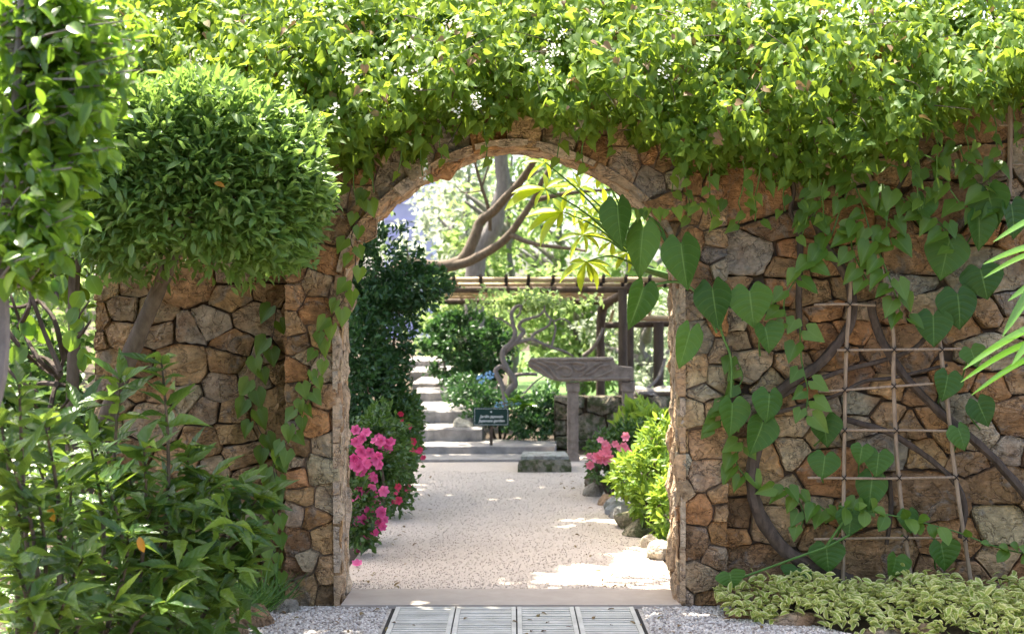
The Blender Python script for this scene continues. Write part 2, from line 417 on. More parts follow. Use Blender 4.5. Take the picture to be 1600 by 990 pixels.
def pebble_mat(name, stops):
    m, nt, out = nodes(name); L = nt.links.new
    at = N_(nt, 'Attribute', attribute_name='rnd')
    c = ramp(nt, at.outputs['Fac'], stops)
    p = N_(nt, 'BsdfPrincipled'); L(c, p.inputs['Base Color']); p.inputs['Roughness'].default_value = .85
    L(p.outputs[0], out.inputs[0]); return m
M['pebble'] = pebble_mat('pebble', [(0,(.2,.16,.13)), (.3,(.42,.375,.33)), (.7,(.58,.53,.47)), (1,(.74,.69,.62))])
M['pebble2'] = pebble_mat('path_pebble', [(0,(.4,.32,.25)), (.4,(.51,.43,.36)), (1,(.6,.52,.44))])

# ------------------------------------------------------------------ ground, path, gravel
def hz(x, y):
    a = min(max((y - 16.2) / 9.0, 0), 1); b = min(max((-0.35 - x) / 1.2, 0), 1)
    return 0.75 * a * b
xs = sorted(set([-400, -120, -60, -30, -16] + [round(-10 + .6 * i, 3) for i in range(34)] + [16, 30, 60, 120, 400]))
ys = sorted(set([-60, -10, 2, 5] + [round(6 + .6 * i, 3) for i in range(40)] + [34, 42, 60, 100, 200, 600]))
V = [(x, y, hz(x, y) - .006) for y in ys for x in xs]; nx = len(xs)
Q = [(j*nx+i, j*nx+i+1, (j+1)*nx+i+1, (j+1)*nx+i) for j in range(len(ys)-1) for i in range(nx-1)]
g = link('ground', quadmesh('ground', V, Q), M['soil']); tag(g, 'dark bare soil under the planting', 'ground', kind='structure')

def sheet(name, poly, z, mat, label, cat):
    me = bpy.data.meshes.new(name); me.from_pydata([(x, y, z) for x, y in poly], [], [tuple(range(len(poly)))]); me.update()
    return tag(link(name, me, mat), label, cat, kind='structure')
sheet('path', [(-1.06,8.0),(1.02,8.0),(1.0,9.4),(.93,11),(.86,12.6),(.84,13.8),(1.5,14.6),(1.6,16.4),(-1.3,16.4),(-1.1,14),(-1.04,11)], .002, M['path'], 'pinkish gravel path running through the archway', 'path')
sheet('gravel_strip', [(-1.42,7.74),(-1.62,7.3),(-1.75,6.4),(-1.9,4),(2.1,4),(1.9,6.6),(1.55,7.2),(1.22,7.74)], .002, M['gravel'], 'coarse grey gravel in front of the archway', 'gravel')
sheet('lawn', [(1.5,24),(30,22),(40,70),(-40,70),(-30,20),(-9,15),(-3,26)], .01, M['lawn'], 'sunlit lawn far behind the wall', 'lawn')
sheet('side_path', [(-7.6,12.5),(-3.9,12.5),(-4.4,24),(-9.5,24)], .014, M['paving'], 'pale paved path beyond the end of the wall', 'path')

# loose pebbles
cube = (np.array([(-.5,-.4,-.3),(.5,-.45,-.25),(.45,.5,-.3),(-.5,.4,-.25),(-.35,-.35,.3),(.4,-.3,.28),(.3,.35,.32),(-.4,.3,.25)]),
        np.array([(0,3,2,1),(4,5,6,7),(0,1,5,4),(1,2,6,5),(2,3,7,6),(3,0,4,7)]), np.zeros((8,2)))
def pebbles(name, n, fn, smin, smax, mat, label):
    P = []
    while len(P) < n:
        p = fn()
        if p is not None: P.append(p)
    P = np.array(P); D = rv(n); Nn = rv(n, .4) + np.array((0, 0, 1.0))
    o = scatter(name, [cube], P, D, Nn, NR.uniform(smin, smax, n), mat)
    return tag(o, label, 'gravel', kind='stuff')
def f1():
    y = R.uniform(6.95, 7.7); x = R.uniform(-1.75, 1.75)
    if abs(x + .0) < .72 and y > 6.9 and -0.69 < x < .72: return None
    if x < -1.35 - (7.7 - y) * .45 or x > 1.22 + (7.7 - y) * .75: return None
    return (x, y, .005)
pebbles('loose_gravel', 9000, f1, .008, .02, M['pebble'], 'loose light grey pebbles on the strip before the arch')
def f2():
    y = 8.15 + 6.5 * R.random() ** 1.8; x = R.uniform(-1.02, .98 - (y - 8) * .02)
    return (x, y, .004)
pebbles('path_gravel', 9000, f2, .004, .009, M['pebble2'], 'fine tan grit scattered over the path behind the arch')

# ------------------------------------------------------------------ stonework
def clip(poly, n, d):
    out = []
    for i in range(len(poly)):
        a = poly[i]; b = poly[(i+1) % len(poly)]
        da = a[0]*n[0]+a[1]*n[1]-d; db = b[0]*n[0]+b[1]*n[1]-d
        if da <= 0: out.append(a)
        if (da < 0 < db) or (db < 0 < da):
            t = da / (da - db); out.append((a[0]+(b[0]-a[0])*t, a[1]+(b[1]-a[1])*t))
    return out
def cells(seeds, rect, ghosts=(), joint=.012, ax=1.0, snap=.45):
    """rubble pattern: weighted cells whose joints lean towards level and plumb"""
    x0, x1, y0, y1 = rect; res = []
    S = [(t[0]/ax, t[1], (.42*t[2])**2 if len(t) > 2 else None) for t in list(seeds) + list(ghosts)]
    for i in range(len(seeds)):
        p = S[i]; j2 = joint * R.uniform(.25, .75)
        poly = [(x0/ax+j2, y0+j2), (x1/ax-j2, y0+j2), (x1/ax-j2, y1-j2), (x0/ax+j2, y1-j2)]
        for k in sorted(range(len(S)), key=lambda k: (S[k][0]-p[0])**2+(S[k][1]-p[1])**2)[1:30]:
            q = S[k]; n = (q[0]-p[0], q[1]-p[1]); L = math.hypot(*n)
            if L < 1e-6: continue
            n = (n[0]/L, n[1]/L)
            f = .5
            if p[2] is not None and q[2] is not None: f = min(max(.5+(p[2]-q[2])/(2*L*L), .22), .78)
            m_ = (p[0]+(q[0]-p[0])*f, p[1]+(q[1]-p[1])*f)
            if q[2] is not None:
                # turn the joint part of the way towards the nearer axis (the same for both neighbours)
                a = math.atan2(n[1], n[0]); b = round(a/(math.pi/2))*math.pi/2; h = math.sin(p[0]*37+q[0]*37+p[1]*91+q[1]*91)
                a += (b-a)*snap*(.75+.25*h); n = (math.cos(a), math.sin(a))
            poly = clip(poly, n, n[0]*m_[0]+n[1]*m_[1]-joint*R.choice((.15,.3,.45,.6,1.0)))
            if len(poly) < 3: break
        if len(poly) >= 3: res.append([(x*ax, y) for x, y in poly])
    return res
def darts(rect, rmin, rmax, tries, ok=None, ax=1.0, pre=()):
    S = [(x, y, r) for x, y, r in pre]; x0, x1, y0, y1 = rect
    for t in range(tries):
        x = R.uniform(x0, x1); y = R.uniform(y0, y1); r = rmax*R.uniform(.75,1.15) if t < tries*.004 else rmin + (rmax*.8 - rmin) * R.random() ** 1.8
        if ok and not ok(x, y): continue
        if all(((x-a)/ax)**2+(y-b)**2 > (.5*(r+q))**2 for a, b, q in S): S.append((x, y, r))
    return S[len(pre):]
def stone(poly, mp, parent, mat, color, proud=.035, depth=.07, name='stone'):
    n = len(poly)
    cx = sum(p[0] for p in poly)/n; cyy = sum(p[1] for p in poly)/n
    # round the corners, then resample
    P = []
    for i in range(n):
        a = poly[i-1]; b = poly[i]; c = poly[(i+1) % n]; k = R.uniform(.02, .09)
        P.append((b[0]+(a[0]-b[0])*k, b[1]+(a[1]-b[1])*k)); P.append((b[0]+(c[0]-b[0])*k, b[1]+(c[1]-b[1])*k))
    Q = []
    for i in range(len(P)):
        a = P[i]; b = P[(i+1) % len(P)]; L = math.hypot(b[0]-a[0], b[1]-a[1]); m = max(1, int(L/.035))
        for j in range(m):
            t = j/m; jt = .006 if m > 1 else .002
            Q.append((a[0]+(b[0]-a[0])*t+R.uniform(-jt,jt), a[1]+(b[1]-a[1])*t+R.uniform(-jt,jt)))
    m = len(Q)
    if m < 3: return None
    size = max(math.hypot(q[0]-cx, q[1]-cyy) for q in Q)
    if size < .02: return None
    planes = [(R.gauss(0,.26), R.gauss(0,.26), R.uniform(0,.022)) for _ in range(6)]
    base = proud * R.uniform(.35, 1.35)
    def H(x, y): return base + min(a*(x-cx)+b*(y-cyy)+c for a, b, c in planes) + R.uniform(-.006,.006)
    V = []; Fc = []
    rings = [(1.0, None, -depth), (1.0, None, base*.4), (.98, 'h', .86), (.91, 'h', 1.0), (.62, 'h', 1.0), (.3, 'h', 1.02)]
    for s, kind, h in rings:
        for q in Q:
            jj = 1 + (R.uniform(-.05,.05) if s < .9 else R.uniform(-.008,.008))
            x = cx+(q[0]-cx)*s*jj; y = cyy+(q[1]-cyy)*s*jj
            z = h if kind is None else max(H(x, y)*h, base*.12)
            V.append(mp(x, y, z))
    for r in range(len(rings)-1):
        for k in range(m):
            a = r*m+k; b = r*m+(k+1) % m
            Fc.append((a, b, b+m, a+m))
    V.append(mp(cx, cyy, H(cx, cyy))); c = len(V)-1; r = (len(rings)-1)*m
    for k in range(m): Fc.append((r+k, r+(k+1) % m, c))
    o0 = Vector(mp(cx, cyy, 0))
    me = bpy.data.meshes.new(name); me.from_pydata([tuple(Vector(v)-o0) for v in V], [], Fc); me.update()
    me.polygons.foreach_set('use_smooth', np.ones(len(me.polygons), bool)); me.set_sharp_from_angle(angle=math.radians(18))
    o = link(name, me, mat, parent); o.location = o0; o.color = (*color, 1)
    return o
PAL = [(.47,.285,.135), (.5,.32,.16), (.48,.25,.105), (.37,.225,.11), (.53,.38,.215), (.43,.33,.21), (.36,.305,.22), (.43,.36,.255), (.29,.175,.09), (.55,.42,.26)]
def col(w=(4,4,3,2.5,3.5,3,1,1.6,1.5,2.5)):
    c = R.choices(PAL, w)[0]; k = R.uniform(.92, 1.3)
    return tuple(min(x*k*R.uniform(.96,1.04), .66) for x in c)

PY = 7.75; LY = 8.1; RY = 7.86; BACK = 8.2
def X7(px): return (px-800)*PY/F
def Z7(py): return CAMZ-(py-500)*PY/F
ctrl = [(536,946),(535,800),(534,650),(534,520),(536,450),(547,395),(568,360),(593,333),(635,295),(672,273),(712,251),(760,236),(804,231),(850,237),(895,252),(940,273),(986,304),(1025,343),(1047,392),(1056,450),(1057,520),(1057,650),(1057,800),(1057,946)]
cpts, _ = smooth_path([Vector((X7(a), Z7(b), 0)) for a, b in ctrl], [1]*len(ctrl), 6)
CUR = [(p.x, max(p.y, 0.0)) for p in cpts]
SL = [0]
for i in range(1, len(CUR)): SL.append(SL[-1]+math.hypot(CUR[i][0]-CUR[i-1][0], CUR[i][1]-CUR[i-1][1]))
def curve(s):
    s = min(max(s, 0), SL[-1])
    i = min(max(int(np.searchsorted(SL, s))-1, 0), len(CUR)-2)
    t = (s-SL[i])/max(SL[i+1]-SL[i], 1e-9)
    a, b = CUR[i], CUR[i+1]; d = (b[0]-a[0], b[1]-a[1]); L = math.hypot(*d)
    return (a[0]+d[0]*t, a[1]+d[1]*t), (-d[1]/L, d[0]/L)      # point, normal away from the opening (curve runs left to right)
def inside(x, z):
    # inside the opening?
    c = False; P = CUR + [(CUR[-1][0], -1), (CUR[0][0], -1)]
    for i in range(len(P)):
        a = P[i-1]; b = P[i]
        if (a[1] > z) != (b[1] > z) and x < (b[0]-a[0])*(z-a[1])/(b[1]-a[1])+a[0]: c = not c
    return c
XL, XR, ZT = X7(445), X7(1137), 3.22

wall = thing('garden_wall', 'rubble stone garden wall with a round archway through it', 'wall', (0, 8, 0))
# --- the archway face with both piers: one cell pattern whose joints follow the opening
seeds = []; ghosts = []
s = .05
while s < SL[-1]:
    (x, z), (nx_, nz_) = curve(s)
    arch = z > 1.85
    off = R.uniform(.10, .13) if arch else R.choice([.07, .09, .12, .15])
    seeds.append((x+nx_*off, max(z+nz_*off, .03), .17)); ghosts.append((x-nx_*off, z-nz_*off))
    s += R.uniform(.13, .2) if arch else R.uniform(.10, .24)
def okf(x, z): return not inside(x, z)
extra = darts((XL+.03, XR-.03, .03, ZT), .075, .21, 9000, okf, pre=seeds)
allseeds = seeds + extra
pier_l = thing('pier', None, None, (X7(490), 7.75, 0)); pier_r = thing('pier', None, None, (X7(1097), 7.75, 0)); ring = thing('arch_face', None, None, (0, 7.75, 2.4))
for o in (pier_l, pier_r, ring): attach(o, wall)
def mp_face(x, z, h): return (x, PY-h, z)
for poly in cells(allseeds, (XL, XR, .0, ZT), ghosts, .007):
    cx = sum(p[0] for p in poly)/len(poly); cz = sum(p[1] for p in poly)/len(poly)
    par = ring if cz > 1.9 else (pier_l if cx < 0 else pier_r)
    if cz < 1.7:
        poly = clip(poly, (1,0), CUR[0][0]-.004) if cx < 0 else clip(poly, (-1,0), -CUR[-1][0]-.004)
        if len(poly) < 3: continue
    stone(poly, mp_face, par, M['stone'], col(), .045)
# core behind the stones
b = MB(); cin = []
for i, (x, z) in enumerate(CUR):
    (p, n) = curve(SL[i]); cin.append((x+n[0]*.03, z+n[1]*.03))
def outer(x, z):
    if z < 1.95 and x < 0: return (XL+.012, z)
    if z < 1.95: return (XR-.012, z)
    t = min(max((x+.95)/1.87, 0), 1); return (XL+.012+t*(XR-XL-.024), ZT)
ou = [outer(*c) for c in CUR]
for Y, fl in ((PY+.006, False), (BACK-.02, True)):
    V = [(x, Y, z) for x, z in cin] + [(x, Y, z) for x, z in ou]; n = len(cin)
    Fc = [(i, i+1, n+i+1, n+i) for i in range(n-1)]
    b.add(V, [f[::-1] for f in Fc] if fl else Fc)
n = len(cin)
for L_ in (cin, ou):
    V = [(x, PY+.006, z) for x, z in L_] + [(x, BACK-.02, z) for x, z in L_]
    b.add(V, [(i, i+1, n+i+1, n+i) for i in range(n-1)])
o = b.build('mortar_core', M['limemortar'], wall, smooth=False)
# --- soffit and jamb lining: long thin stones laid along the curve
sof = thing('soffit', None, None, (0, 7.97, 2.3)); attach(sof, wall)
def mp_sof(s, v, h):
    (x, z), (a, c) = curve(s); return (x-a*(h-.02), PY-.055+v, z-c*(h-.02))
TAN = [(.58,.42,.27), (.54,.37,.22), (.6,.46,.31), (.52,.34,.19), (.56,.43,.3)]
SW = BACK-PY+.055
sd = darts((0, SL[-1], 0, SW), .09, .2, 6000, None, 1.7)
for poly in cells(sd, (0, SL[-1], 0, SW), (), .007, 1.7, .6):
    stone(poly, mp_sof, sof, M['soffit'], R.choice(TAN), .02, .025)
# --- the panels on either side
def panel(rect, y, rmin, rmax, ax, wts, proud, loc, snap):
    p = thing('wall_panel', None, None, loc); attach(p, wall)
    sd = darts(rect, rmin, rmax, 9000, None, ax)
    for poly in cells(sd, rect, (), .008, ax, snap):
        stone(poly, lambda x, z, h: (x, y-h, z), p, M['stone'], col(wts), proud)
    m = MB(); m.box(rect[0]+.004, rect[1]-.004, y+.02, y+.42, 0, rect[3]); m.build('mortar_core', M['mortar'], p, smooth=False)
    return p
XLL = (148-800)*LY/F
panel((XLL, XL+.06, 0, 3.2), LY, .10, .32, 1.25, [4,4,2,3,3,3,1.2,1.5,2,2], .05, (-1.9, LY, 0), .2)
panel((XR-.03, 3.55, 0, 3.2), RY, .09, .30, 1.6, [4,4,3.5,3,3,2.5,.7,1,2,2], .05, (2.3, RY, 0), .5)
# side returns of the projecting left pier
for poly in cells([(a, c) for a, c, r in darts((PY, LY+.05, 0, ZT), .12, .25, 1500)], (PY, LY+.05, 0, ZT), (), .014):
    stone(poly, lambda y, z, h: (XL-h+.02, y, z), pier_l, M['stone'], col(), .02)
m = MB(); m.box(XL+.012, XL+.05, PY+.02, LY+.1, 0, ZT); m.build('mortar_core', M['mortar'], pier_l, smooth=False)
# end of the wall
for poly in cells([(a, c) for a, c, r in darts((LY, LY+.42, 0, 3.2), .15, .3, 1500)], (LY, LY+.42, 0, 3.2), (), .014):
    stone(poly, lambda y, z, h: (XLL-h+.02, y, z), wall, M['stone'], col(), .02)

# threshold and drain
def slab_poly(m, pts, z0, z1):
    n = len(pts); m.add([(x, y, z0) for x, y in pts] + [(x, y, z1) for x, y in pts], [tuple(range(n))[::-1], tuple(range(n, 2*n))] + [(i, (i+1) % n, n+(i+1) % n, n+i) for i in range(n)])
m = MB(); back = [(.9-.09*i+R.uniform(-.01,.01), 8.13+R.uniform(-.012,.02)) for i in range(21)]
slab_poly(m, [(-.95,7.67),(.94,7.67)] + [(.93,8.12)] + back + [(-.94,8.12)], -.05, .022)
o = m.build('threshold', M['slab'], None, smooth=False); tag(o, 'smooth beige concrete threshold slab under the archway', 'threshold', kind='structure')

gr = thing('drain_grate', 'pale metal slotted drain grate before the threshold', 'grate', (0, 7.4, 0))
gx = [-.645, -.31, .025, .345, .675]; gy0, gy1 = 6.75, 7.655
m = MB(); m.box(gx[0]-.02, gx[-1]+.02, gy0, gy1, -.12, .0045); m.build('slot_shade_plate', M['pit'], gr, smooth=False)  # solid dark plate under the bars, shade of the slots put into its colour
for i in range(4):
    m = MB(); a, c = gx[i]+.004, gx[i+1]-.004
    m.box(a, a+.024, gy0, gy1, -.03, .016); m.box(c-.024, c, gy0, gy1, -.03, .016); m.box(a+.024, c-.024, gy1-.02, gy1, -.03, .0155)
    fr = m.build('panel_frame', M['grate'], gr, smooth=False)
    y = gy1-.028; first = None
    while y > gy0+.02:
        if first is None:
            mm = MB(); mm.box(-.5, .5, -.0145, .0145, .007, .0115); first = mm.build('bar', M['grate'], fr, smooth=False); bo = first
        else:
            bo = first.copy(); COL.objects.link(bo)
        bo.location = ((a+c)/2, y-.0105, R.uniform(-.0015,.0015)); bo.scale = (c-a-.05, 1, 1)
        y -= .044

# ------------------------------------------------------------------ loose rocks
def rock(name, c, r, mat, color, label, group, cat='stone', rz=0.0, n=9):
    V = []; Fc = []; k1 = [(Vector((R.gauss(0,1), R.gauss(0,1), R.gauss(0,1))).normalized(), R.uniform(.55,.85)) for _ in range(9)]
    for i in range(n+1):
        th = math.pi*i/n
        for j in range(n*2):
            ph = math.pi*j/n
            d = Vector((math.sin(th)*math.cos(ph), math.sin(th)*math.sin(ph), math.cos(th)))
            q = 1.0
            for a, h in k1:
                t = d.dot(a)
                if t > 1e-3: q = min(q, h/t)
            q *= 1+R.uniform(-.02,.02)
            V.append((d.x*q*r[0]*math.cos(rz)-d.y*q*r[1]*math.sin(rz), d.x*q*r[0]*math.sin(rz)+d.y*q*r[1]*math.cos(rz), d.z*q*r[2]))
    m2 = 2*n
    for i in range(n):
        for j in range(m2):
            Fc.append((i*m2+j, (i+1)*m2+j, (i+1)*m2+(j+1) % m2, i*m2+(j+1) % m2))
    me = bpy.data.meshes.new(name); me.from_pydata(V, [], Fc); me.update()
    me.polygons.foreach_set('use_smooth', np.ones(len(me.polygons), bool)); me.set_sharp_from_angle(angle=math.radians(26))
    o = link(name, me, mat); o.location = c; o.color = (*color, 1)
    return tag(o, label, cat, group) if label else o
GA = 'edging stones of the left front bed'
rock('edging_stone', W(398, 962, 7.25) + Vector((0,0,-.02)), (.16,.10,.085), M['stone'], (.36,.24,.14), 'orange brown edging stone in front of the grass tuft', GA, rz=.5)
rock('edging_stone', (-1.24, 7.58, .02), (.10,.07,.055), M['stone'], (.38,.34,.27), 'flat pale edging stone at the foot of the left pier', GA, rz=.2)
rock('edging_stone', W(362, 985, 7.0) + Vector((0,0,-.0)), (.10,.09,.07), M['stone'], (.3,.2,.12), 'small brown edging stone at the bottom of the frame below the grass', GA, rz=.9)
GB = 'edging stones of the right front bed'
for px, py, Y, r, c, lb in [(1165,958,7.42,(.12,.06,.05),(.36,.2,.11),'reddish flat edging stone near the right pier foot'),
                           (1255,972,7.26,(.17,.07,.055),(.4,.29,.19),'long tan edging stone under the variegated ground cover'),
                           (1372,992,7.06,(.15,.07,.06),(.44,.34,.23),'smooth pale tan edging stone in the middle of the right bed front'),
                           (1445,992,7.04,(.11,.07,.065),(.42,.33,.23),'short rounded tan edging stone beside the smooth pale one'),
                           (1560,1000,6.98,(.14,.07,.06),(.4,.3,.2),'tan edging stone at the lower right corner')]:
    rock('edging_stone', W(px, py, Y), r, M['stone'], c, lb, GB)
GC = 'rocks edging the path beyond the arch'
for px, py, Y, s, c, lb in [(934,757,13.2,.12,(.16,.12,.08),'dark brown rock under the coral flowers'), (928,775,12.6,.09,(.3,.26,.21),'farthest grey tan rock edging the path'),
                           (948,789,12.0,.085,(.42,.27,.16),'small orange rock in the path edging'), (958,797,11.7,.09,(.34,.33,.31),'pale grey rock next to the orange one'),
                           (962,806,11.4,.08,(.25,.26,.27),'blue grey rock below the pale grey one'), (975,808,11.2,.12,(.27,.27,.26),'large blue grey rock in the path edging'),
                           (982,826,10.7,.12,(.32,.27,.17),'mossy tan rock in the path edging'), (1001,838,10.3,.13,(.38,.33,.22),'big mossy rock beside the sunlit patch'),
                           (1012,862,9.75,.08,(.36,.32,.26),'pale rock at the edge of the sunlit patch'), (1030,880,9.3,.09,(.45,.4,.33),'pale rock in the sunlit patch by the right jamb')]:
    p = W(px, py, Y); p.z = max(min(p.z, .09), .03)
    s *= 1.25; rock('path_rock', p, (s, s*.9, s*.85), M['mossy'] if 'mossy' in lb else M['greystone'], c, lb, GC, rz=R.random()*3)

# ------------------------------------------------------------------ steps, slabs, mossy block
st = thing('stone_steps', 'worn grey stone steps climbing left behind the path', 'steps', (-.8, 17, 0))
def stepmesh(x0, x1, y0, y1, z0, z1, jag=.03, nm='step'):
    m = MB(); n = 12
    fr = [(x0+(x1-x0)*i/n, y0+R.uniform(-jag, jag)) for i in range(n+1)]
    bk = [(x1+R.uniform(-.03,.03), y1), (x0+R.uniform(-.03,.03), y1)]
    pts = fr+bk; k = len(pts)
    V = [(x, y+.02, z0) for x, y in pts] + [(x, y+R.uniform(-.008,.008), z1-.02+R.uniform(-.006,.006)) for x, y in pts] + [(x, y+.03 if i <= n else y, z1+R.uniform(-.006,.006)) for i, (x, y) in enumerate(pts)]
    Fc = [(i, (i+1) % k, k+(i+1) % k, k+i) for i in range(k)] + [(k+i, k+(i+1) % k, 2*k+(i+1) % k, 2*k+i) for i in range(k)] + [tuple(range(2*k, 3*k))]
    m.add(V, Fc); return m.build(nm, M['step'], st, sharp=30)
def xat(px, Y): return (px-800)*Y/F
y0 = 16.95; z = .125
steps_px = [(668.5, 660.7, 646, 745), (641, 625, 655, 735), (611.5, 605.5, 650, 716), (597, 588.5, 650, 706), (579, 572, 645, 692), (562,556, 640, 684)]
zprev = .12
for yt, yb, xa, xb in [(p_[0], p_[1], p_[2]-6, p_[3]+8) for p_ in steps_px]:
    zt = CAMZ-(yt-500)*y0/F; zt = max(zt, zprev+.07)
    y1 = F*(CAMZ-zt)/(yb-500)
    y1 = min(max(y1, y0+.5), y0+2.0)
    stepmesh(xat(xa, y0), xat(xb, y0), y0, y1+.25, zprev-.2, zt)
    y0 = y1; zprev = zt
big = MB()
def flat_slab(name, pts, z0, z1, label):
    m = MB(); P = []
    for i in range(len(pts)):
        a = pts[i]; b = pts[(i+1) % len(pts)]
        for j in range(5):
            t = j/5; P.append((a[0]+(b[0]-a[0])*t+R.uniform(-.012,.012), a[1]+(b[1]-a[1])*t+R.uniform(-.012,.012)))
    slab_poly(m, P, z0, z1); o = m.build(name, M['step'], None, smooth=False); return tag(o, label, 'slab')
flat_slab('stone_slab', [(-1.06,16.25),(.5,16.25),(.55,17.0),(-.25,17.3),(-.6,17.2),(-1.1,17.1)], -.02, .115, 'broad pale stone slab at the foot of the steps')
flat_slab('stone_slab', [(-1.2,15.55),(.38,15.62),(.4,16.24),(-1.2,16.24)], -.02, .03, 'thin flush paving slab at the end of the gravel path')
rock('boulder', W(722,668,17.2), (.16,.2,.17), M['greystone'], (.36,.34,.28), 'pale rounded boulder beside the steps next to the green sign', None, 'boulder')
blk = MB(); 
k = thing('stone_block', 'low mossy stone block on the gravel before the carved gate', 'block', (.35,14.6,0))
m = MB(); Pb = []
for a_, b_ in (((.07,14.53),(.63,14.57)), ((.63,14.57),(.61,15.2)), ((.61,15.2),(.1,15.18)), ((.1,15.18),(.07,14.53))):
    for q in range(6): Pb.append((a_[0]+(b_[0]-a_[0])*q/6+R.uniform(-.015,.015), a_[1]+(b_[1]-a_[1])*q/6+R.uniform(-.015,.015)))
nb = len(Pb); V = []
for zz, ins in ((-.02,0),(.045,-.012),(.09,.004),(.128,.02)):
    for x_, y_ in Pb: V.append((x_+(.35-x_)*ins*2+R.uniform(-.008,.008), y_+(14.87-y_)*ins*2+R.uniform(-.008,.008), zz+R.uniform(-.006,.006)))
m.add(V, [(r_*nb+i, r_*nb+(i+1) % nb, (r_+1)*nb+(i+1) % nb, (r_+1)*nb+i) for r_ in range(3) for i in range(nb)] + [tuple(3*nb+i for i in range(nb))])
m.build('block_body', M['mossy'], k, sharp=25).color = (.25,.23,.17,1)
m = MB(); P = [(.09,14.58),(.6,14.62),(.58,15.15),(.12,15.12)]; slab_poly(m, P, .13, .165); m.build('top_slab', M['greystone'], k, smooth=False).color = (.36,.36,.32,1)

# ------------------------------------------------------------------ carved stone gate
GY = 15.75
gt = thing('stone_gate', 'weathered grey gate frame with a carved lintel on two posts', 'gate', (W(895,720,GY).x, GY, 0))
prof = [(826,573),(825,566),(829,560),(845,559),(900,559),(958,558),(961,567),(968,572),(990,574),(990,594),(940,595),(880,596),(866,594),(852,589),(838,581)]
m = MB(); n = len(prof); A = [W(a, c, GY-.12) for a, c in prof]; B = [p+Vector((0,.26,0)) for p in A]
m.add(A+B, [tuple(range(n)), tuple(range(2*n-1, n-1, -1))] + [(i, n+i, n+(i+1) % n, (i+1) % n) for i in range(n)])
lint = m.build('lintel', M['carved'], gt, smooth=False)
m = MB()
for pts in [[(829,568),(842,573),(853,581),(864,592)], [(836,564),(850,569),(860,577),(872,592)], [(829,562),(870,561),(955,561)], [(868,577),(880,572),(893,577),(890,586),(879,586)],
            [(880,567),(900,566),(915,570),(905,578),(896,574)], [(915,586),(928,580),(938,572),(952,570)], [(905,588),(918,578),(930,570),(940,566)], [(930,590),(945,584),(958,578)], [(872,592),(985,591)], [(850,565),(868,567),(876,574)]]:
    m.tube([W(a, c, GY-.124) for a, c in pts], .017, 6)
m.build('carving', M['carved'], lint)
for px in (895, 981):
    m = MB(); x = W(px, 600, GY).x; zt = W(0, 597, GY).z
    m.box(x-.062, x+.062, GY-.07, GY+.08, -.02, zt); m.box(x-.03, x+.03, GY-.082, GY-.07, .15, zt-.25); m.box(x-.075, x+.075, GY-.085, GY+.095, -.02, .07); m.box(x-.075,x+.075,GY-.085,GY+.095, zt-.1, zt+.001)
    m.build('post', M['carved'], gt, smooth=False)
# rock wall behind the gate
rw = thing('rock_wall', 'low dark mossy rock wall behind the carved gate', 'wall', (1.2,17.4,0))
rr_ = (xat(866,17.2), xat(1062,17.2), 0, .66)
for poly in cells(darts(rr_, .16, .34, 2500, None, 1.5), rr_, (), .014, 1.5, .4):
    stone(poly, lambda x, z, h: (x, 17.2-h, z), rw, M['mossy'], R.choice([(.27,.23,.16),(.22,.19,.13),(.32,.27,.19)]), .09, .1, 'rock')
m = MB(); m.box(rr_[0]+.01, rr_[1]-.01, 17.21, 17.7, 0, .64); m.build('core', M['soil'], rw, smooth=False)
for px, py, r in [(1000,612,.2),(1022,614,.16),(1040,612,.2)]:
    p = W(px,py,17.3); o = rock('rock', p, (r,.2,.08), M['greystone'], (.3,.27,.24), None, None); attach(o, rw)

# ------------------------------------------------------------------ sign
SY = 16.4
sg = thing('garden_sign', 'small dark green sign with two lines of white lettering', 'sign', (W(768,690,SY).x, SY, .1))
c = W(767.5, 650.5, SY); w2, h2 = .212, .108
m = MB(); m.box(c.x-w2, c.x+w2, SY-.012, SY+.012, c.z-h2, c.z+h2); pn = m.build('panel', M['signgreen'], sg, smooth=False)
m = MB(); e = .014; a, b_ = w2-.014, h2-.012
for x0, x1, z0, z1 in [(-a,a,b_-.003,b_),(-a,a,-b_,-b_+.003),(-a,-a+.003,-b_+.003,b_-.003),(a-.003,a,-b_+.003,b_-.003)]:
    m.box(c.x+x0, c.x+x1, SY-.0145, SY-.0122, c.z+z0, c.z+z1)
m.build('border_line', M['signwhite'], pn, smooth=False)
for txt, dz in (('Jardin japonais', -.012), ('Japanese garden', -.062)):
    fc = bpy.data.curves.new('lettering', 'FONT'); fc.body = txt; fc.size = .047; fc.align_x = 'CENTER'; fc.shear = .2; fc.extrude = .0008; fc.offset = .0006
    fc.materials.append(M['signwhite'])
    tmp = bpy.data.objects.new('lettering_curve', fc); COL.objects.link(tmp)
    lme = bpy.data.meshes.new_from_object(tmp.evaluated_get(bpy.context.evaluated_depsgraph_get())); bpy.data.objects.remove(tmp)
    fo = link('lettering', lme, M['signwhite'], pn)
    fo.location = (c.x+.005, SY-.0135, c.z+dz); fo.rotation_euler = (math.pi/2, 0, 0)
m = MB()
for k in range(5):
    t = -1.1+.55*k; V = [(c.x, SY-.0135, c.z+.045), (c.x+.012*math.sin(t)-.004*math.cos(t), SY-.0135, c.z+.045+.016*math.cos(t)), (c.x+.022*math.sin(t), SY-.0135, c.z+.045+.026*math.cos(t)), (c.x+.012*math.sin(t)+.004*math.cos(t), SY-.0135, c.z+.045+.016*math.cos(t))]
    m.add(V, [(0,1,2,3)])
m.build('emblem', M['signwhite'], pn, smooth=False)
m = MB(); m.box(c.x-.018, c.x+.018, SY+.013, SY+.04, .1, c.z+.05); m.build('post', M['darkwood'], sg, smooth=False)

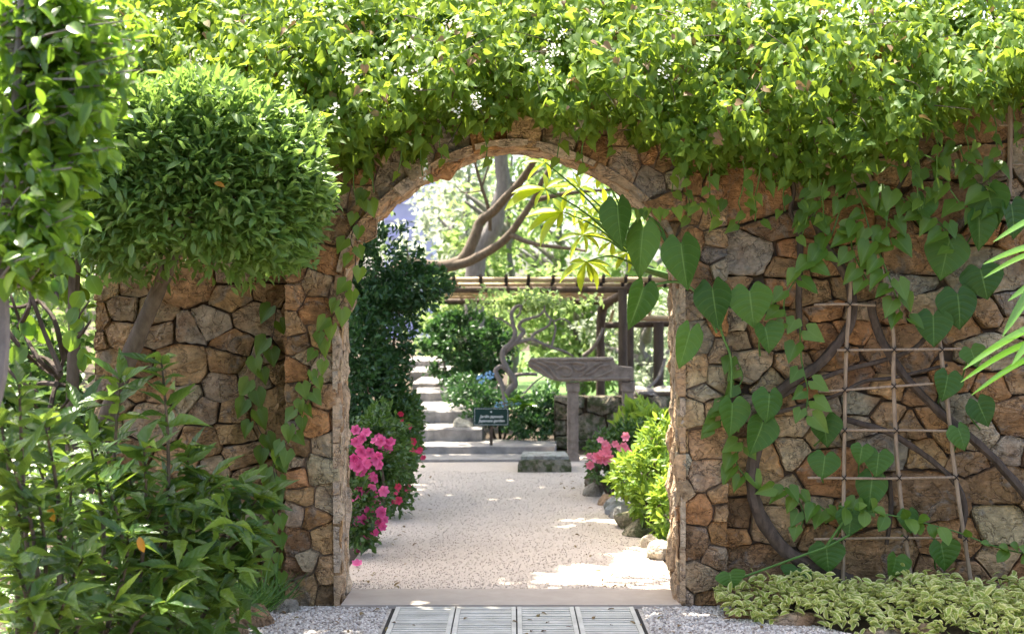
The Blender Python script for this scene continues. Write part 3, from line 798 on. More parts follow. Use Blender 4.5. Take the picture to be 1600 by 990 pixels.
# ------------------------------------------------------------------ bamboo pergolas
pg = thing('bamboo_pergola', 'bamboo pole pergola roof on dark timber posts seen through the arch', 'pergola', (1.4,19.5,0))
def pole(name, a, b, r, mat, par, n=10, nodes_=0):
    m = MB(); a = Vector(a); b = Vector(b)
    if nodes_:
        pts = []; rad = []
        for i in range(nodes_):
            for t, q in ((0,1.08),(.06,.98),(.5,.96),(.94,.98)):
                pts.append(a.lerp(b, (i+t)/nodes_)); rad.append(r*q)
        pts.append(b); rad.append(r)
        m.tube(pts, rad, n, False)
    else: m.tube([a, a.lerp(b,.5), b], r, n, True, .04)
    return m.build(name, mat, par, sharp=60)
pole('bamboo_pole', W(690,437,18.5), W(1075,437,18.5), .036, M['bamboo'], pg, 10, 7)
pole('bamboo_pole', W(690,445,19.0), W(1060,445,19.0), .03, M['bamboo'], pg, 10, 7)
pole('bamboo_pole', W(695,459,20.3), W(965,459,20.3), .034, M['bamboo'], pg, 10, 6)
pole('bamboo_pole', W(695,464,20.6), W(965,464,20.6), .026, M['bamboo'], pg, 10, 6)
pole('bamboo_pole', W(692,449,19.4), W(990,449,19.4), .028, M['bamboo'], pg, 10, 6)
pole('bamboo_pole', W(693,455,19.9), W(975,455,19.9), .03, M['bamboo'], pg, 10, 6)
pole('beam', W(695,452.5,18.75), W(992,452.5,18.75), .042, M['darkwood'], pg)
for px in range(712, 960, 17): pole('slat', W(px,446,18.9), W(px-(px-775)*.09,461,20.4), .011, M['bamboo'], pg, 6)
pole('beam', W(695,471,20.5), W(950,471,20.5), .045, M['darkwood'], pg)
for x in (-.78,-.42,-.08,.22,.55,.9,1.22,1.52,1.84,2.1):
    z0 = W(0,435,18.5).z+.0; z1 = W(0,456,20.4).z+.02
    if x < 1.3: pole('rafter', (x,18.35,z0+.03), (x,20.75,z1+.01), .024, M['darkwood'], pg, 8)
    else: pole('rafter', (x,18.35,z0+.03), (x,19.4,z0-.06), .024, M['darkwood'], pg, 8)
    for yy, zz, rr in ((18.5, W(0,437,18.5).z, .046), (19.0, W(0,445,19).z, .04)):
        m = MB(); m.tube([(x-.022,yy,zz),(x+.022,yy,zz)], rr, 10, False); m.build('cord_lashing', M['tie'], pg)
m = MB(); m.tube([W(985,447,18.6), W(968,462,19.3), W(948,474,20.4), W(941,486,20.6), W(938,520,20.6), W(939,560,20.6), W(938,625,20.6)], [.055,.055,.07,.075,.065,.062,.07], 10, True, .05); m.build('post', M['darkwood'], pg)
pole('post', W(973,452,18.6), (W(973,452,18.6).x,18.6,0), .062, M['darkwood'], pg)
pole('post', W(985,505,19.6), (W(985,505,19.6).x,19.6,0), .05, M['darkwood'], pg)
p2 = thing('bamboo_pergola', 'lower second pergola with a dark round post by the right jamb', 'pergola', (2.1,20,0))
pole('post', W(1029,503,19.8), (W(1029,503,19.8).x,19.8,0), .078, M['darkwood'], p2)
pole('bamboo_pole', W(992,497,19.7), W(1090,497,19.7), .042, M['bamboo'], p2, 10, 3)
pole('beam', W(945,508,19.9), W(1090,505,19.9), .045, M['darkwood'], p2)
for px in (958, 1000, 1016): pole('rafter', W(px,486,19.5), W(px-6,508,21.5), .024, M['bamboo'], p2, 8)
m = MB(); m.tube([W(1040,560,19.0), W(1028,590,18.8), W(1010,608,18.6)], .022, 6); m.build('brace', M['twist'], p2)

# ------------------------------------------------------------------ trees beyond the arch
def tree_wood(name, mat, par, branches, n=8, wob=.06):
    m = MB()
    for pts, r0, r1 in branches:
        k = len(pts); m.tube([W(*p) if len(p) == 3 and p[0] > 30 or len(p) == 3 and p[1] > 30 else Vector(p) for p in pts], [r0+(r1-r0)*i/(k-1) for i in range(k)], n, True, wob)
    return m.build(name, mat, par, sharp=80)
TY = 22.0
ft = thing('forked_tree', 'leaning tree with a dark forked limb in front of pale foliage', 'tree', (-2.6,TY,0))
tree_wood('trunk', M['bark'], ft, [
    ([(560,640,TY),(590,500,TY),(612,432,TY),(641,414,TY),(675,417,TY),(709,413,TY),(728,399,TY),(743,367,TY),(751,346,TY),(770,331,TY-.2),(789,310,TY-.4),(812,285,TY-.6),(838,245,TY-1),(870,180,TY-1.4)], .135, .045),
    ([(700,415,TY),(726,411,TY-.1),(755,397,TY-.3),(781,381,TY-.5),(799,363,TY-.6),(812,344,TY-.7),(833,314,TY-.8),(846,285,TY-1),(880,230,TY-1)], .085, .035),
    ([(797,366,TY-.6),(825,378,TY-.8),(854,384,TY-1),(890,388,TY-1.2),(916,392,TY-1.4)], .045, .02),
    ([(833,314,TY-.8),(870,305,TY-1),(905,300,TY-1),(960,296,TY-1)], .045, .02),
    ([(766,360,TY+.2),(764,329,TY+.1),(753,293,TY),(744,262,TY),(735,220,TY)], .035, .02),
    ([(753,293,TY),(760,270,TY),(770,240,TY)], .02, .012),
    ([(752,298,TY),(725,301,TY),(712,290,TY)], .016, .008),
    ([(640,414,TY),(636,390,TY),(637,370,TY-.1)], .02, .008)])
# crown above the line of sight: blobs and gaps placed to shade the path
CP = []; CO = []
for c, r, k in [((-2.7,10.9,5.8),(1.7,1.5,.5),1500), ((-3.2,13.6,5.9),(2.2,1.8,.6),1500), ((-.4,15.0,6.0),(2.2,1.5,.5),1700), ((-1.75,12.2,5.9),(.75,1.2,.4),900), ((-1.15,11.5,5.8),(.35,.8,.25),420), ((1.9,13.6,6.2),(1.5,1.6,.6),900), ((-1.6,17,6.3),(2.8,2.2,.7),1800), ((2.0,17.4,6.4),(2.4,2.0,.7),1500), ((-4.6,19.8,6.5),(2.2,1.8,.8),1000), ((1.6,20.8,6.6),(2.8,2.0,.8),1400), ((-1.7,9.9,5.6),(.7,.6,.4),260), ((-.95,9.5,5.7),(.5,.28,.2),260), ((-1.2,13.4,6.0),(.7,.6,.3),420), ((-.85,12.0,5.9),(.38,.55,.25),300)]:
    a, b_ = blob(k, c, r, .0, 60, .17); CP.append(a); CO.append(b_)
CP = np.concatenate(CP); CO = np.concatenate(CO)
scatter('crown', T_OVAL, CP, rv(len(CP))+CO*.4+np.array((0,0,-.3)), rv(len(CP), .5)+np.array((0,0,1.)), NR.uniform(.24,.42,len(CP)), M['far'], ft)
m = MB()
for a, b_ in [(W(870,180,TY-1.4),(2.4,17.5,6.2)), (W(870,180,TY-1.4),(.6,14.5,6.0)), (W(880,230,TY-1),(2.2,20.5,6.3)), ((.6,14.5,6.0),(-2.6,13.4,5.8)), (W(735,220,TY),(-3.5,19.5,6.0)), ((-2.6,13.4,5.8),(-2.7,10.9,5.7))]:
    a = Vector(a); b_ = Vector(b_); m.tube([a, a.lerp(b_,.5)+Vector((0,0,.25)), b_], [.07,.05,.025], 6)
m.build('limb', M['bark'], ft)

def leafy_tree(name, label, trunk_pts, r0, blobs, nleaf, size, mat, bark, base, cat='tree', group=None, temps=None, clump=60, clr=.2, shell=.3):
    t = thing(name, label, cat, base, group)
    m = MB()
    for pts in trunk_pts:
        k = len(pts); m.tube([Vector(p) for p in pts], [r0*(1-.75*i/(k-1)) for i in range(k)], 7, True, .06); r0b = r0
    m.build('trunk', bark, t, sharp=80)
    PP = []; OO = []; tot = sum(b[1][0]*b[1][2] for b in blobs)
    for c, r in blobs:
        a, o_ = blob(max(int(nleaf*r[0]*r[2]/tot), 20), c, r, shell, clump, clr); PP.append(a); OO.append(o_)
    PP = np.concatenate(PP); OO = np.concatenate(OO); n = len(PP)
    scatter('crown', temps or T_DIA, PP, OO*.5+rv(n,.6)+np.array((0,0,-.15)), OO*.5+np.array((0,0,.7))+rv(n,.5), NR.uniform(size*.65, size*1.3, n), mat, t)
    return t
GT = 'leafy trees behind the pergola'
def simple_tree(px, Y, zt, rx, label, mat, n=2600, size=.2, zb=.6, name='garden_tree', group=GT):
    x = xat(px, Y); h = zt-zb
    bl = [((x+R.uniform(-.4,.4)*rx, Y+R.uniform(-.6,.6), zb+h*f), (rx*s, rx*.8*s, h*.28)) for f, s in ((.22,.85),(.5,1.0),(.72,.85),(.9,.55))]
    tr = [[(x,Y,0),(x+.1,Y,zt*.3),(x-.08,Y,zt*.6),(x,Y,zt*.92)]]
    for q in range(5):
        f = R.uniform(.25,.7); a = R.uniform(0,6.3)
        tr.append([(x,Y,zt*f),(x+rx*.45*math.cos(a),Y+rx*.4*math.sin(a),zt*(f+.1)),(x+rx*.8*math.cos(a),Y+rx*.7*math.sin(a),zt*(f+.16))])
    return leafy_tree(name, label, tr, .11, bl, n, size, mat, M['greybark'], (x,Y,0), 'tree', group, clump=44, clr=.17)
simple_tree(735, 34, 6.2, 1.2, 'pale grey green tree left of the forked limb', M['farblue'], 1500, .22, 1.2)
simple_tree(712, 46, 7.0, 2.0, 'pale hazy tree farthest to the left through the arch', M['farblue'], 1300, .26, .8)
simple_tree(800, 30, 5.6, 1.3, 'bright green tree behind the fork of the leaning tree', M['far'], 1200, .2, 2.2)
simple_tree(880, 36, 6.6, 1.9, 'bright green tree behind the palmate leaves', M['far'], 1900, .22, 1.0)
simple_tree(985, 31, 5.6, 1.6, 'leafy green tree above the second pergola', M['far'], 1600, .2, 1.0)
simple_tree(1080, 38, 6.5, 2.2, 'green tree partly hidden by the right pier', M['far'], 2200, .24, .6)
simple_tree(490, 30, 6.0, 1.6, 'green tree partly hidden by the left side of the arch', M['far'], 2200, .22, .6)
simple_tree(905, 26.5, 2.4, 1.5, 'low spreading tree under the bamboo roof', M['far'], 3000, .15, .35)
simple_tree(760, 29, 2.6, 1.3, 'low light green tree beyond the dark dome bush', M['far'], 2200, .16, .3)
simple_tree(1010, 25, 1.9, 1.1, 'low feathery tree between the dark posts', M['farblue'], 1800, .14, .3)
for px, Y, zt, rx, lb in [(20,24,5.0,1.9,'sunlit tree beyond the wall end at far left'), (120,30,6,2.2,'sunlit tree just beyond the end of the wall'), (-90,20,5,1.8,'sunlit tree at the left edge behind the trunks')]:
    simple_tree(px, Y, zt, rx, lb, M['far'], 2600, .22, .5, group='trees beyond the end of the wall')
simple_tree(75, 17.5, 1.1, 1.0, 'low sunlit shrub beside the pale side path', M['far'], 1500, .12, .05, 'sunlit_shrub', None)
# grey trunk behind the fork
t = thing('pale_trunk_tree', 'slender grey trunked tree rising behind the fork', 'tree', (xat(745,25),25,0))
tree_wood('trunk', M['greybark'], t, [([(742,610,25),(741,470,25),(747,392,25),(770,358,25),(780,318,25),(787,289,25),(783,253,25),(780,190,25)], .2, .12), ([(787,289,25),(815,283,25),(850,262,25)], .05, .02)])
a, o_ = blob(700, W(800,150,25), (1.4,1.2,1.0), .2, 30, .2)
scatter('crown', T_DIA, a, rv(700), rv(700,.5)+np.array((0,0,1.)), NR.uniform(.14,.26,700), M['far'], t)

tw = thing('twisted_tree', 'small tree with a smooth twisting looped trunk', 'tree', tuple(W(792,612,17.2)))
TW = 17.2
tree_wood('trunk', M['twist'], tw, [
    ([(788,640,TW),(791,615,TW),(803,602,TW),(804,594,TW),(793,577,TW),(785,558,TW),(788,545,TW),(800,534,TW),(805,520,TW),(802,508,TW),(799,491,TW),(806,479,TW),(813,478,TW),(814,484,TW)], .046, .02),
    ([(790,622,TW),(783,598,TW),(776,585,TW),(775,577,TW),(784,572,TW),(790,577,TW)], .034, .028),
    ([(787,552,TW+.05),(798,541,TW),(818,519,TW),(811,511,TW),(817,501,TW),(842,493,TW),(850,483,TW),(850,472,TW)], .034, .012),
    ([(803,537,TW),(815,533,TW),(830,530,TW),(842,534,TW),(860,542,TW),(880,548,TW),(895,556,TW+.1)], .03, .012),
    ([(830,530,TW),(835,521,TW),(848,514,TW),(858,507,TW),(860,498,TW),(852,488,TW)], .022, .01),
    ([(801,510,TW),(790,503,TW),(780,497,TW),(770,496,TW)], .016, .007),
    ([(862,541,TW),(866,525,TW),(868,512,TW),(866,503,TW),(876,498,TW),(888,503,TW),(892,515,TW)], .016, .006),
    ([(850,483,TW),(856,494,TW),(866,502,TW)], .014, .01),
    ([(806,496,TW),(812,490,TW),(815,478,TW),(820,470,TW)], .016, .008),
    ([(804,586,TW+.1),(822,584,TW+.1),(840,585,TW+.1)], .026, .022),
    ([(812,625,TW),(830,602,TW),(848,588,TW),(870,580,TW)], .016, .006),
    ([(912,556,TW+.6),(925,545,TW+.5),(935,530,TW+.4),(942,512,TW+.4)], .03, .016)], 8, .03)
a, o_ = blob(900, W(835,470,TW+.3), (.75,.5,.2), .1, 24, .25)
scatter('crown', T_DIA, a, rv(900)+np.array((0,0,-.4)), rv(900,.5)+np.array((0,0,1.)), NR.uniform(.05,.1,900), M['far'], tw)

# far tower
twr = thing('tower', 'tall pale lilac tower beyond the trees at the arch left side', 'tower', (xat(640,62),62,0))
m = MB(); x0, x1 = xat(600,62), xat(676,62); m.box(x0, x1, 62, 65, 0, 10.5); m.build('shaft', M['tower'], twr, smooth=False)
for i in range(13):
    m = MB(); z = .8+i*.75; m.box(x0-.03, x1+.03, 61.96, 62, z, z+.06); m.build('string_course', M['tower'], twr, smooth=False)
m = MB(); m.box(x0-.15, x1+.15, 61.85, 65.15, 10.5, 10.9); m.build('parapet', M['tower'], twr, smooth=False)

# ------------------------------------------------------------------ shrubs beyond the arch
def shrub(name, label, blobs, n, size, mat, base, temps=T_DIA, clump=60, clr=.16, shell=.45, up=.5, stems=5, bark=None, cat='shrub', group=None):
    t = thing(name, label, cat, base, group); m = MB()
    for i in range(stems):
        c, r = blobs[i % len(blobs)]; e = Vector(c)+Vector((R.uniform(-.6,.6)*r[0], R.uniform(-.6,.6)*r[1], R.uniform(-.2,.6)*r[2]))
        b0 = Vector(base)+Vector((R.uniform(-.06,.06), R.uniform(-.06,.06), -.02)); md = b0.lerp(e,.5)+Vector((R.uniform(-.08,.08), R.uniform(-.05,.05), .05))
        m.tube([b0, md, e], [.022,.016,.006], 6)
    m.build('stem', bark or M['bark'], t)
    PP = []; OO = []; tot = sum(b[1][0]*b[1][2] for b in blobs)
    for c, r in blobs:
        a, o_ = blob(max(int(n*r[0]*r[2]/tot), 20), c, r, shell, clump, clr); PP.append(a); OO.append(o_)
    PP = np.concatenate(PP); OO = np.concatenate(OO); k = len(PP); PP[:,2] = np.maximum(PP[:,2], .03)
    o = scatter('foliage', temps, PP, OO*.7+rv(k,.5)+np.array((0,0,up*.3)), OO*.5+np.array((0,0,up))+rv(k,.45), NR.uniform(size*.65,size*1.3,k), mat, t, kind='stuff')
    return t
def at(px, py, Y): return tuple(W(px, py, Y))
shrub('evergreen_shrub', 'tall dense dark evergreen shrub inside the left of the arch', [(at(585,420,12.5),(.42,.5,.42)), (at(632,450,12.6),(.42,.45,.24)), (at(590,520,12.4),(.36,.5,.5)), (at(588,620,12.4),(.3,.45,.5)), (at(565,590,12.0),(.3,.5,.75)), (at(660,440,12.6),(.25,.3,.14))],
      15000, .055, M['dark'], (xat(590,12.5),12.5,0), clump=120, clr=.13)
shrub('dome_shrub', 'rounded dark clipped shrub with a sunlit top beyond the steps', [(at(728,545,20.5),(.66,.6,.55)), (at(768,548,20.2),(.3,.4,.4)), (at(712,530,20.6),(.3,.4,.3))], 7000, .075, M['dark'], (xat(705,20.3),20.3,.5), clump=100, clr=.1, shell=.7)
shrub('bank_shrub', 'low spreading green shrub behind the green sign', [(at(745,618,18.0),(.42,.4,.16)), (at(790,640,17.6),(.5,.4,.22)), (at(850,640,17.8),(.3,.4,.3)), (at(730,600,18.6),(.3,.3,.14)), (at(830,668,17.2),(.3,.3,.15))], 5200, .06, M['dark'], (xat(780,17.8),17.8,0), clump=100)
hs = thing('hosta_plant', 'arching strap leaved plant with blue flower heads behind the sign', 'plant', tuple(W(800,645,17)))
for i in range(15):
    a = R.uniform(-1.3,1.3); p = W(796+R.uniform(-14,22), 634+R.uniform(-8,10), 16.9)
    single_leaf('leaf', T_LANCE, 'hosta', p, (math.sin(a), -.5, .5*math.cos(a)), (0,-.4,1), R.uniform(.2,.32), M['strap'], hs, .7)
for px, py in ((765,586),(752,592),(809,625),(795,628),(780,633)):
    k = 26; c = np.array(W(px,py,16.95)); q = rv(k); q /= np.linalg.norm(q,axis=1)[:,None]
    scatter('flower_head', T_PETAL, c+q*.03, q+rv(k,.2), rv(k), .032, M['blue'], hs)
def flower(par, p, s, mat, face=(0,-1,.3), petals=6):
    f = np.array(face, float)+NR.normal(0,.35,3); f /= np.linalg.norm(f); u = np.cross(f,(0.1,.2,1)); u /= np.linalg.norm(u); v = np.cross(f,u)
    A = np.arange(petals)*2*math.pi/petals+R.random(); D = np.cos(A)[:,None]*u+np.sin(A)[:,None]*v
    Nn = np.tile(f,(petals,1)); o = scatter('flower', T_PETAL, np.tile(np.array(p,float),(petals,1)), D+f*.25, Nn, s, mat, par, np.full(petals, R.random()))
    return o
az = shrub('azalea_bush', 'azalea bush with bright pink blossoms at the left path edge', [(at(578,745,9.9),(.15,.3,.42)), (at(596,700,10.2),(.19,.35,.3)), (at(565,800,9.4),(.10,.25,.26))], 5200, .05, M['azalea'], (xat(575,9.8),9.8,0), clump=80)
for px, py, Y in [(556,672,9.4),(566,684,9.4),(558,695,9.4),(572,677,9.5),(563,704,9.4),(553,715,9.4),(560,724,9.4),(571,712,9.45),(575,725,9.45),(592,684,9.8),(603,688,9.8),(611,692,9.8),(598,694,9.8),(607,700,9.8),(560,762,9.3),(569,766,9.3),(553,778,9.3),(563,771,9.3),(584,772,9.5),(590,790,9.5),(578,797,9.4),(584,806,9.4),(596,800,9.5),(590,815,9.4),(568,812,9.3),(578,826,9.3),(586,830,9.3),(575,838,9.3),(600,812,9.5),(563,735,9.35),(582,780,9.4),(572,818,9.35),(597,822,9.4),(580,810,9.38)]+[(R.uniform(553,600), R.uniform(672,835), R.uniform(9.3,9.45)) for _ in range(20)]:
    flower(az, W(px,py,Y), R.uniform(.034,.048), M['pink'])
for px, py, lb in ((559,867,'fallen pink azalea blossom on the gravel farther from the threshold'), (558,886,'fallen pink azalea blossom on the gravel close to the left jamb')):
    Y = F*CAMZ/(py-500); o = flower(None, (xat(px,Y),Y,.018), .04, M['pink'], (0,-.6,1)); tag(o, lb, 'flower', 'fallen blossoms'); o.name = 'fallen_blossom'
az2 = shrub('azalea_bush', 'azalea bush with sparse red blossoms beside the stone steps', [(at(628,690,12.2),(.16,.35,.36)), (at(612,745,11.2),(.18,.35,.34)), (at(640,670,12.8),(.12,.3,.3)), (at(618,640,12.4),(.22,.3,.2))], 5600, .05, M['azalea'], (xat(618,12),12,0), clump=90)
for px, py, Y, mt in [(627,645,11.8,'red'),(640,665,11.9,'red'),(628,660,11.8,'red'),(656,702,11.9,'red'),(653,708,11.9,'red'),(643,706,11.8,'red'),(630,696,11.7,'red'),(649,731,11.8,'pink'),(662,716,12,'red'),(623,760,10.9,'red'),(617,768,10.9,'red'),(622,780,10.9,'red'),(613,784,10.9,'red'),(626,720,11.6,'red'),(635,762,11,'red'),(646,690,11.9,'red')]:
    flower(az2, W(px,py,Y), R.uniform(.03,.045), M[mt])
az3 = shrub('azalea_bush', 'azalea bush with coral pink blossoms right of the path', [(at(955,700,12.6),(.2,.3,.16)), (at(945,725,12.4),(.16,.3,.18)), (at(985,690,12.6),(.2,.3,.2))], 2200, .06, M['azalea'], (xat(960,12.6),12.6,0), temps=T_ELL, clump=50)
for px, py, Y in [(938,688,12.1),(945,693,12.1),(950,699,12.1),(941,698,12.1),(921,712,12.1),(926,716,12.1),(923,727,12.1),(940,709,12),(948,708,12),(937,718,12),(945,720,12),(953,716,12),(961,694,12.1),(975,697,12.1),(978,706,12.1),(981,712,12.1),(970,700,12.1),(932,714,12),(1017,687,11.8),(979,682,12)]:
    flower(az3, W(px,py,Y), R.uniform(.035,.052), M['coral'])
lm = shrub('lime_shrub', 'bright yellow green leafy shrub in sun right of the path', [(at(1015,738,10.7),(.2,.4,.2)), (at(992,748,11.2),(.2,.35,.17)), (at(1035,700,10.9),(.16,.35,.24)), (at(1018,790,10.4),(.13,.3,.17)), (at(1042,800,10.0),(.1,.3,.25))], 3000, .075, M['lime'], (xat(1015,10.4),10.4,0), temps=T_ELL, clump=70, up=.9)
shrub('fern_shrub', 'fresh green leafy plant in front of the rock wall', [(at(1005,660,13.4),(.24,.3,.13)), (at(1025,680,13),(.25,.3,.2))], 700, .14, M['lime'], (xat(1012,13.3),13.3,0), temps=T_ELL, clump=30, up=.8)

# ------------------------------------------------------------------ palmate plant just behind the wall
pm = thing('palmate_shrub', 'sunlit yellow green palmate leaves hanging inside the arch', 'shrub', (1.35,9.2,0))
m = MB(); PYY = 9.1
hub = W(1005,420,PYY)
m.tube([(1.35,9.25,0),(1.3,9.2,1.0),(1.2,9.15,1.75),tuple(hub)], [.04,.035,.028,.02], 7)
clus = [(852,295,62,[(-66,24),(-52,-2),(-20,27),(8,24),(0,-28),(35,-8),(28,-20)]), (879,331,60,[(-58,-2),(-58,25),(-42,48),(-8,26),(18,8),(4,-22),(-15,-25)]), (916,409,60,[(-47,26),(-13,44),(22,40),(45,18),(-24,-1),(40,2),(10,30)]),
        (911,367,50,[(-26,36),(8,26),(-40,5),(38,0),(20,-15),(-5,-24),(28,18)]), (956,378,40,[(-24,17),(1,27),(-15,-16),(15,-18),(22,8)]), (905,293,48,[(-30,10),(-34,-8),(-5,-26),(26,-10),(30,8),(8,24),(-20,-20)]),
        (945,320,44,[(-30,14),(-28,-8),(-2,-26),(20,-12),(26,10),(2,26)]), (926,340,44,[(-34,8),(-20,26),(8,28),(28,8),(16,-18),(-14,-20)]), (852,254,44,[(-32,22),(8,20),(-36,-4),(28,-6),(4,-24)]), (965,345,40,[(-28,12),(-6,28),(18,18),(-20,-16),(8,-24)]), (940,270,44,[(-30,12),(-8,24),(18,18),(26,-6),(-18,-14)]),
        (980,395,40,[(-20,24),(6,30),(-28,4),(20,14)]), (900,330,40,[(-24,-10),(20,-12),(26,12),(-4,24)])]
for cx, cyy, L, tips in clus:
    Y = PYY+R.uniform(-.15,.25); p = W(cx,cyy,Y)
    m.tube([hub, hub.lerp(p,.55)+Vector((0,0,.06)), p], [.01,.007,.004], 5)
    P = []; D = []; S = []
    for dx, dy in tips:
        d = Vector((dx, R.uniform(-10,14), -dy)); D.append(tuple(d)); S.append(max(math.hypot(dx,dy),26)*Y/F*1.02); P.append(tuple(p))
    nn = len(P); scatter('leaf', T_FINGER, P, np.array(D), np.tile(np.array((.1,-.45,.85)),(nn,1))+rv(nn,.15), np.array(S), M['palm'], pm, np.full(nn, R.random()))
m.build('stem', M['greenstem'], pm)

# ------------------------------------------------------------------ climbing vine over the wall top
vt = thing('climbing_vine', 'dense bright green climbing vine covering the top of the wall', 'vine', (0,7.9,3.2))
bx = [60,130,300,450,500,560,600,650,700,760,800,850,900,940,1000,1050,1100,1150,1200,1250,1300,1400,1450,1500,1600,1700]
by = [200,215,235,260,292,292,262,262,226,232,208,204,240,222,238,272,292,275,300,318,300,270,235,205,185,180]
pyk = [-60,-30,0,40,80,120,200,260,330]; Yk = [8.2,8.02,7.8,7.46,7.28,7.2,7.2,7.3,7.5]
def vine_pts(n, inner, fringe=0.0):
    px = NR.uniform(70,1690,n); bot = np.interp(px, bx, by)-26+10*np.sin(px*.09)+8*np.sin(px*.23+1)
    u = NR.random(n); py = -34+(bot+34)*u
    lump = .08*np.sin(px*.021+py*.03)+.08*np.sin(px*.047-py*.041+2)+.05*np.sin(px*.011+1)+.05*np.sin(px*.083+py*.07)*np.sin(py*.06-px*.03)
    # near the lower edge the mass tucks back to the wall
    tuck = np.clip((py-bot+70)/70,0,1)**2*.28
    Y = np.interp(py, pyk, Yk)+lump+tuck+inner*NR.random(n)**1.4
    Y = np.minimum(Y, np.where(py > 20, 7.7, 9))
    return np.stack([(px-800)*Y/F, Y, CAMZ-(py-500)*Y/F], 1), py
def vine_dirs(n, py):
    up = np.interp(py, [-60,60,150,300], [1.2,.95,.6,.35])
    Nn = np.stack([np.zeros(n), -.55*np.ones(n), up], 1)+rv(n,.52)
    D = np.stack([NR.normal(0,.7,n), -.45+NR.normal(0,.3,n), -.7+NR.normal(0,.4,n)], 1)
    return D, Nn
P, py = vine_pts(20000, .45); D, Nn = vine_dirs(len(P), py)
scatter('foliage', T_IVY, P, D, Nn, NR.uniform(.03,.078,len(P)), M['vine'], vt, kind='stuff')
# flat sunlit top running back over the wall
n = 2600; P = np.stack([NR.uniform(-2.9,3.3,n), NR.uniform(7.75,8.7,n), NR.uniform(3.16,3.36,n)], 1)
scatter('top_foliage', T_IVY, P, rv(n)+np.array((0,-.3,0)), rv(n,.4)+np.array((0,-.2,1.)), NR.uniform(.06,.12,n), M['vine'], vt, kind='stuff')
P, py = vine_pts(210, .03); D, Nn = vine_dirs(210, py)
P[:,1] -= .05
for i in range(210):
    single_leaf('leaf', T_IVY, 'vineleaf', P[i], D[i], Nn[i], R.uniform(.05,.078), M['vine'], vt)
# hanging shoots with leaves
m = MB(); HP = []; HD = []
for px, py0, py1 in [(505,250,310),(548,255,312),(580,240,300),(628,240,272),(655,230,275),(690,215,250),(760,215,250),(880,200,248),(905,200,262),(952,205,235),(1060,250,300),(1075,265,340),(1105,280,345),(1160,270,350),(1190,270,345),(1225,280,330),(1265,300,370),(1290,300,340),(1430,250,330),(1465,215,300),(1520,190,260),(1560,180,235),(1590,175,230)]:
    k = max(int((py1-py0)/13), 3); pts = []
    x = px
    for j in range(k+1):
        t = j/k; x += R.uniform(-5,5); Yv = 7.42+.18*t; pts.append(W(x, py0-20+(py1-py0+20)*t, Yv))
        if j: HP.append(tuple(pts[-1]+Vector((R.uniform(-.04,.04),-.03,0)))); HD.append((R.choice([-1,1])*R.uniform(.3,.9),-.3,-.7))
    m.tube(pts, .0035, 5); m.build('shoot', M['greenstem'], vt); m = MB()
# horizontal shoot under the arch's right shoulder
pts = [W(x, y, 7.55) for x, y in ((1130,312),(1100,318),(1070,322),(1040,328),(1012,326),(996,328))]; m.tube(pts, .004, 5)
for p in pts+[(a+b)/2 for a, b in zip(pts, pts[1:])]: HP.append(tuple(p+Vector((0,-.02,0)))); HD.append((R.uniform(-.6,.6),-.3,-.8))
m.build('shoot', M['greenstem'], vt)
n = len(HP)
for i in range(n): single_leaf('leaf', T_IVY, 'vineleaf', HP[i], HD[i], (R.gauss(0,.3),-.8,.5), R.uniform(.055,.085), M['vine'], vt)
# woody vine stems seen against the dark below
m = MB()
for pts in [[(1215,230),(1240,290),(1235,330),(1250,360)],[(1262,200),(1255,280),(1275,330)],[(1440,190),(1420,260),(1400,300)],[(480,150),(470,220),(455,260)],[(1000,160),(985,215),(1010,235)]]:
    m = MB(); m.tube([W(a,c,7.72) for a, c in pts], .012, 6); m.build('stem', M['darkbark'], vt)
m = MB(); P, py = vine_pts(70, .02)
for q in range(70):
    a = Vector(P[q]); d = Vector((R.gauss(0,.12), R.uniform(-.08,.02), R.uniform(-.16,.06))); m.tube([a+Vector((0,.08,.03)), a+d*.5+Vector((R.gauss(0,.02),-.03,.01)), a+d+Vector((0,-.05,0))], [.003,.0025,.0012], 5)
m.build('twig', M['darkbark'], vt)['kind'] = 'stuff'
P, py = vine_pts(170, .05); D, Nn = vine_dirs(170, py); P[:,1] -= .03
scatter('withered_foliage', T_IVY, P, D, Nn, NR.uniform(.03,.06,170), M['deadleaf'], vt, kind='stuff')
# white flower sprays
for px, py in [(540,105),(548,122),(600,85),(640,70),(655,110),(650,122),(648,135),(628,112),(740,165),(745,158),(716,170),(860,65),(868,82),(858,110),(1040,110),(1100,95),(460,35),(490,22),(700,40),(720,35),(310,100),(318,105),(1180,20),(1330,12),(1290,25),(1350,30),(1390,35),(1060,25),(1075,38),(930,25),(880,50),(250,25),(1500,20),(1545,30),(830,95),(445,130),(522,172),(664,270)]:
    Yf = float(np.interp(py, pyk, Yk))-.08; k = 16; c = np.array(W(px,py,Yf))
    q = rv(k,.016)*np.array((1,1,1.5))
    scatter('blossom', T_PETAL, c+q, rv(k), rv(k), NR.uniform(.01,.02,k), M['white'], vt)

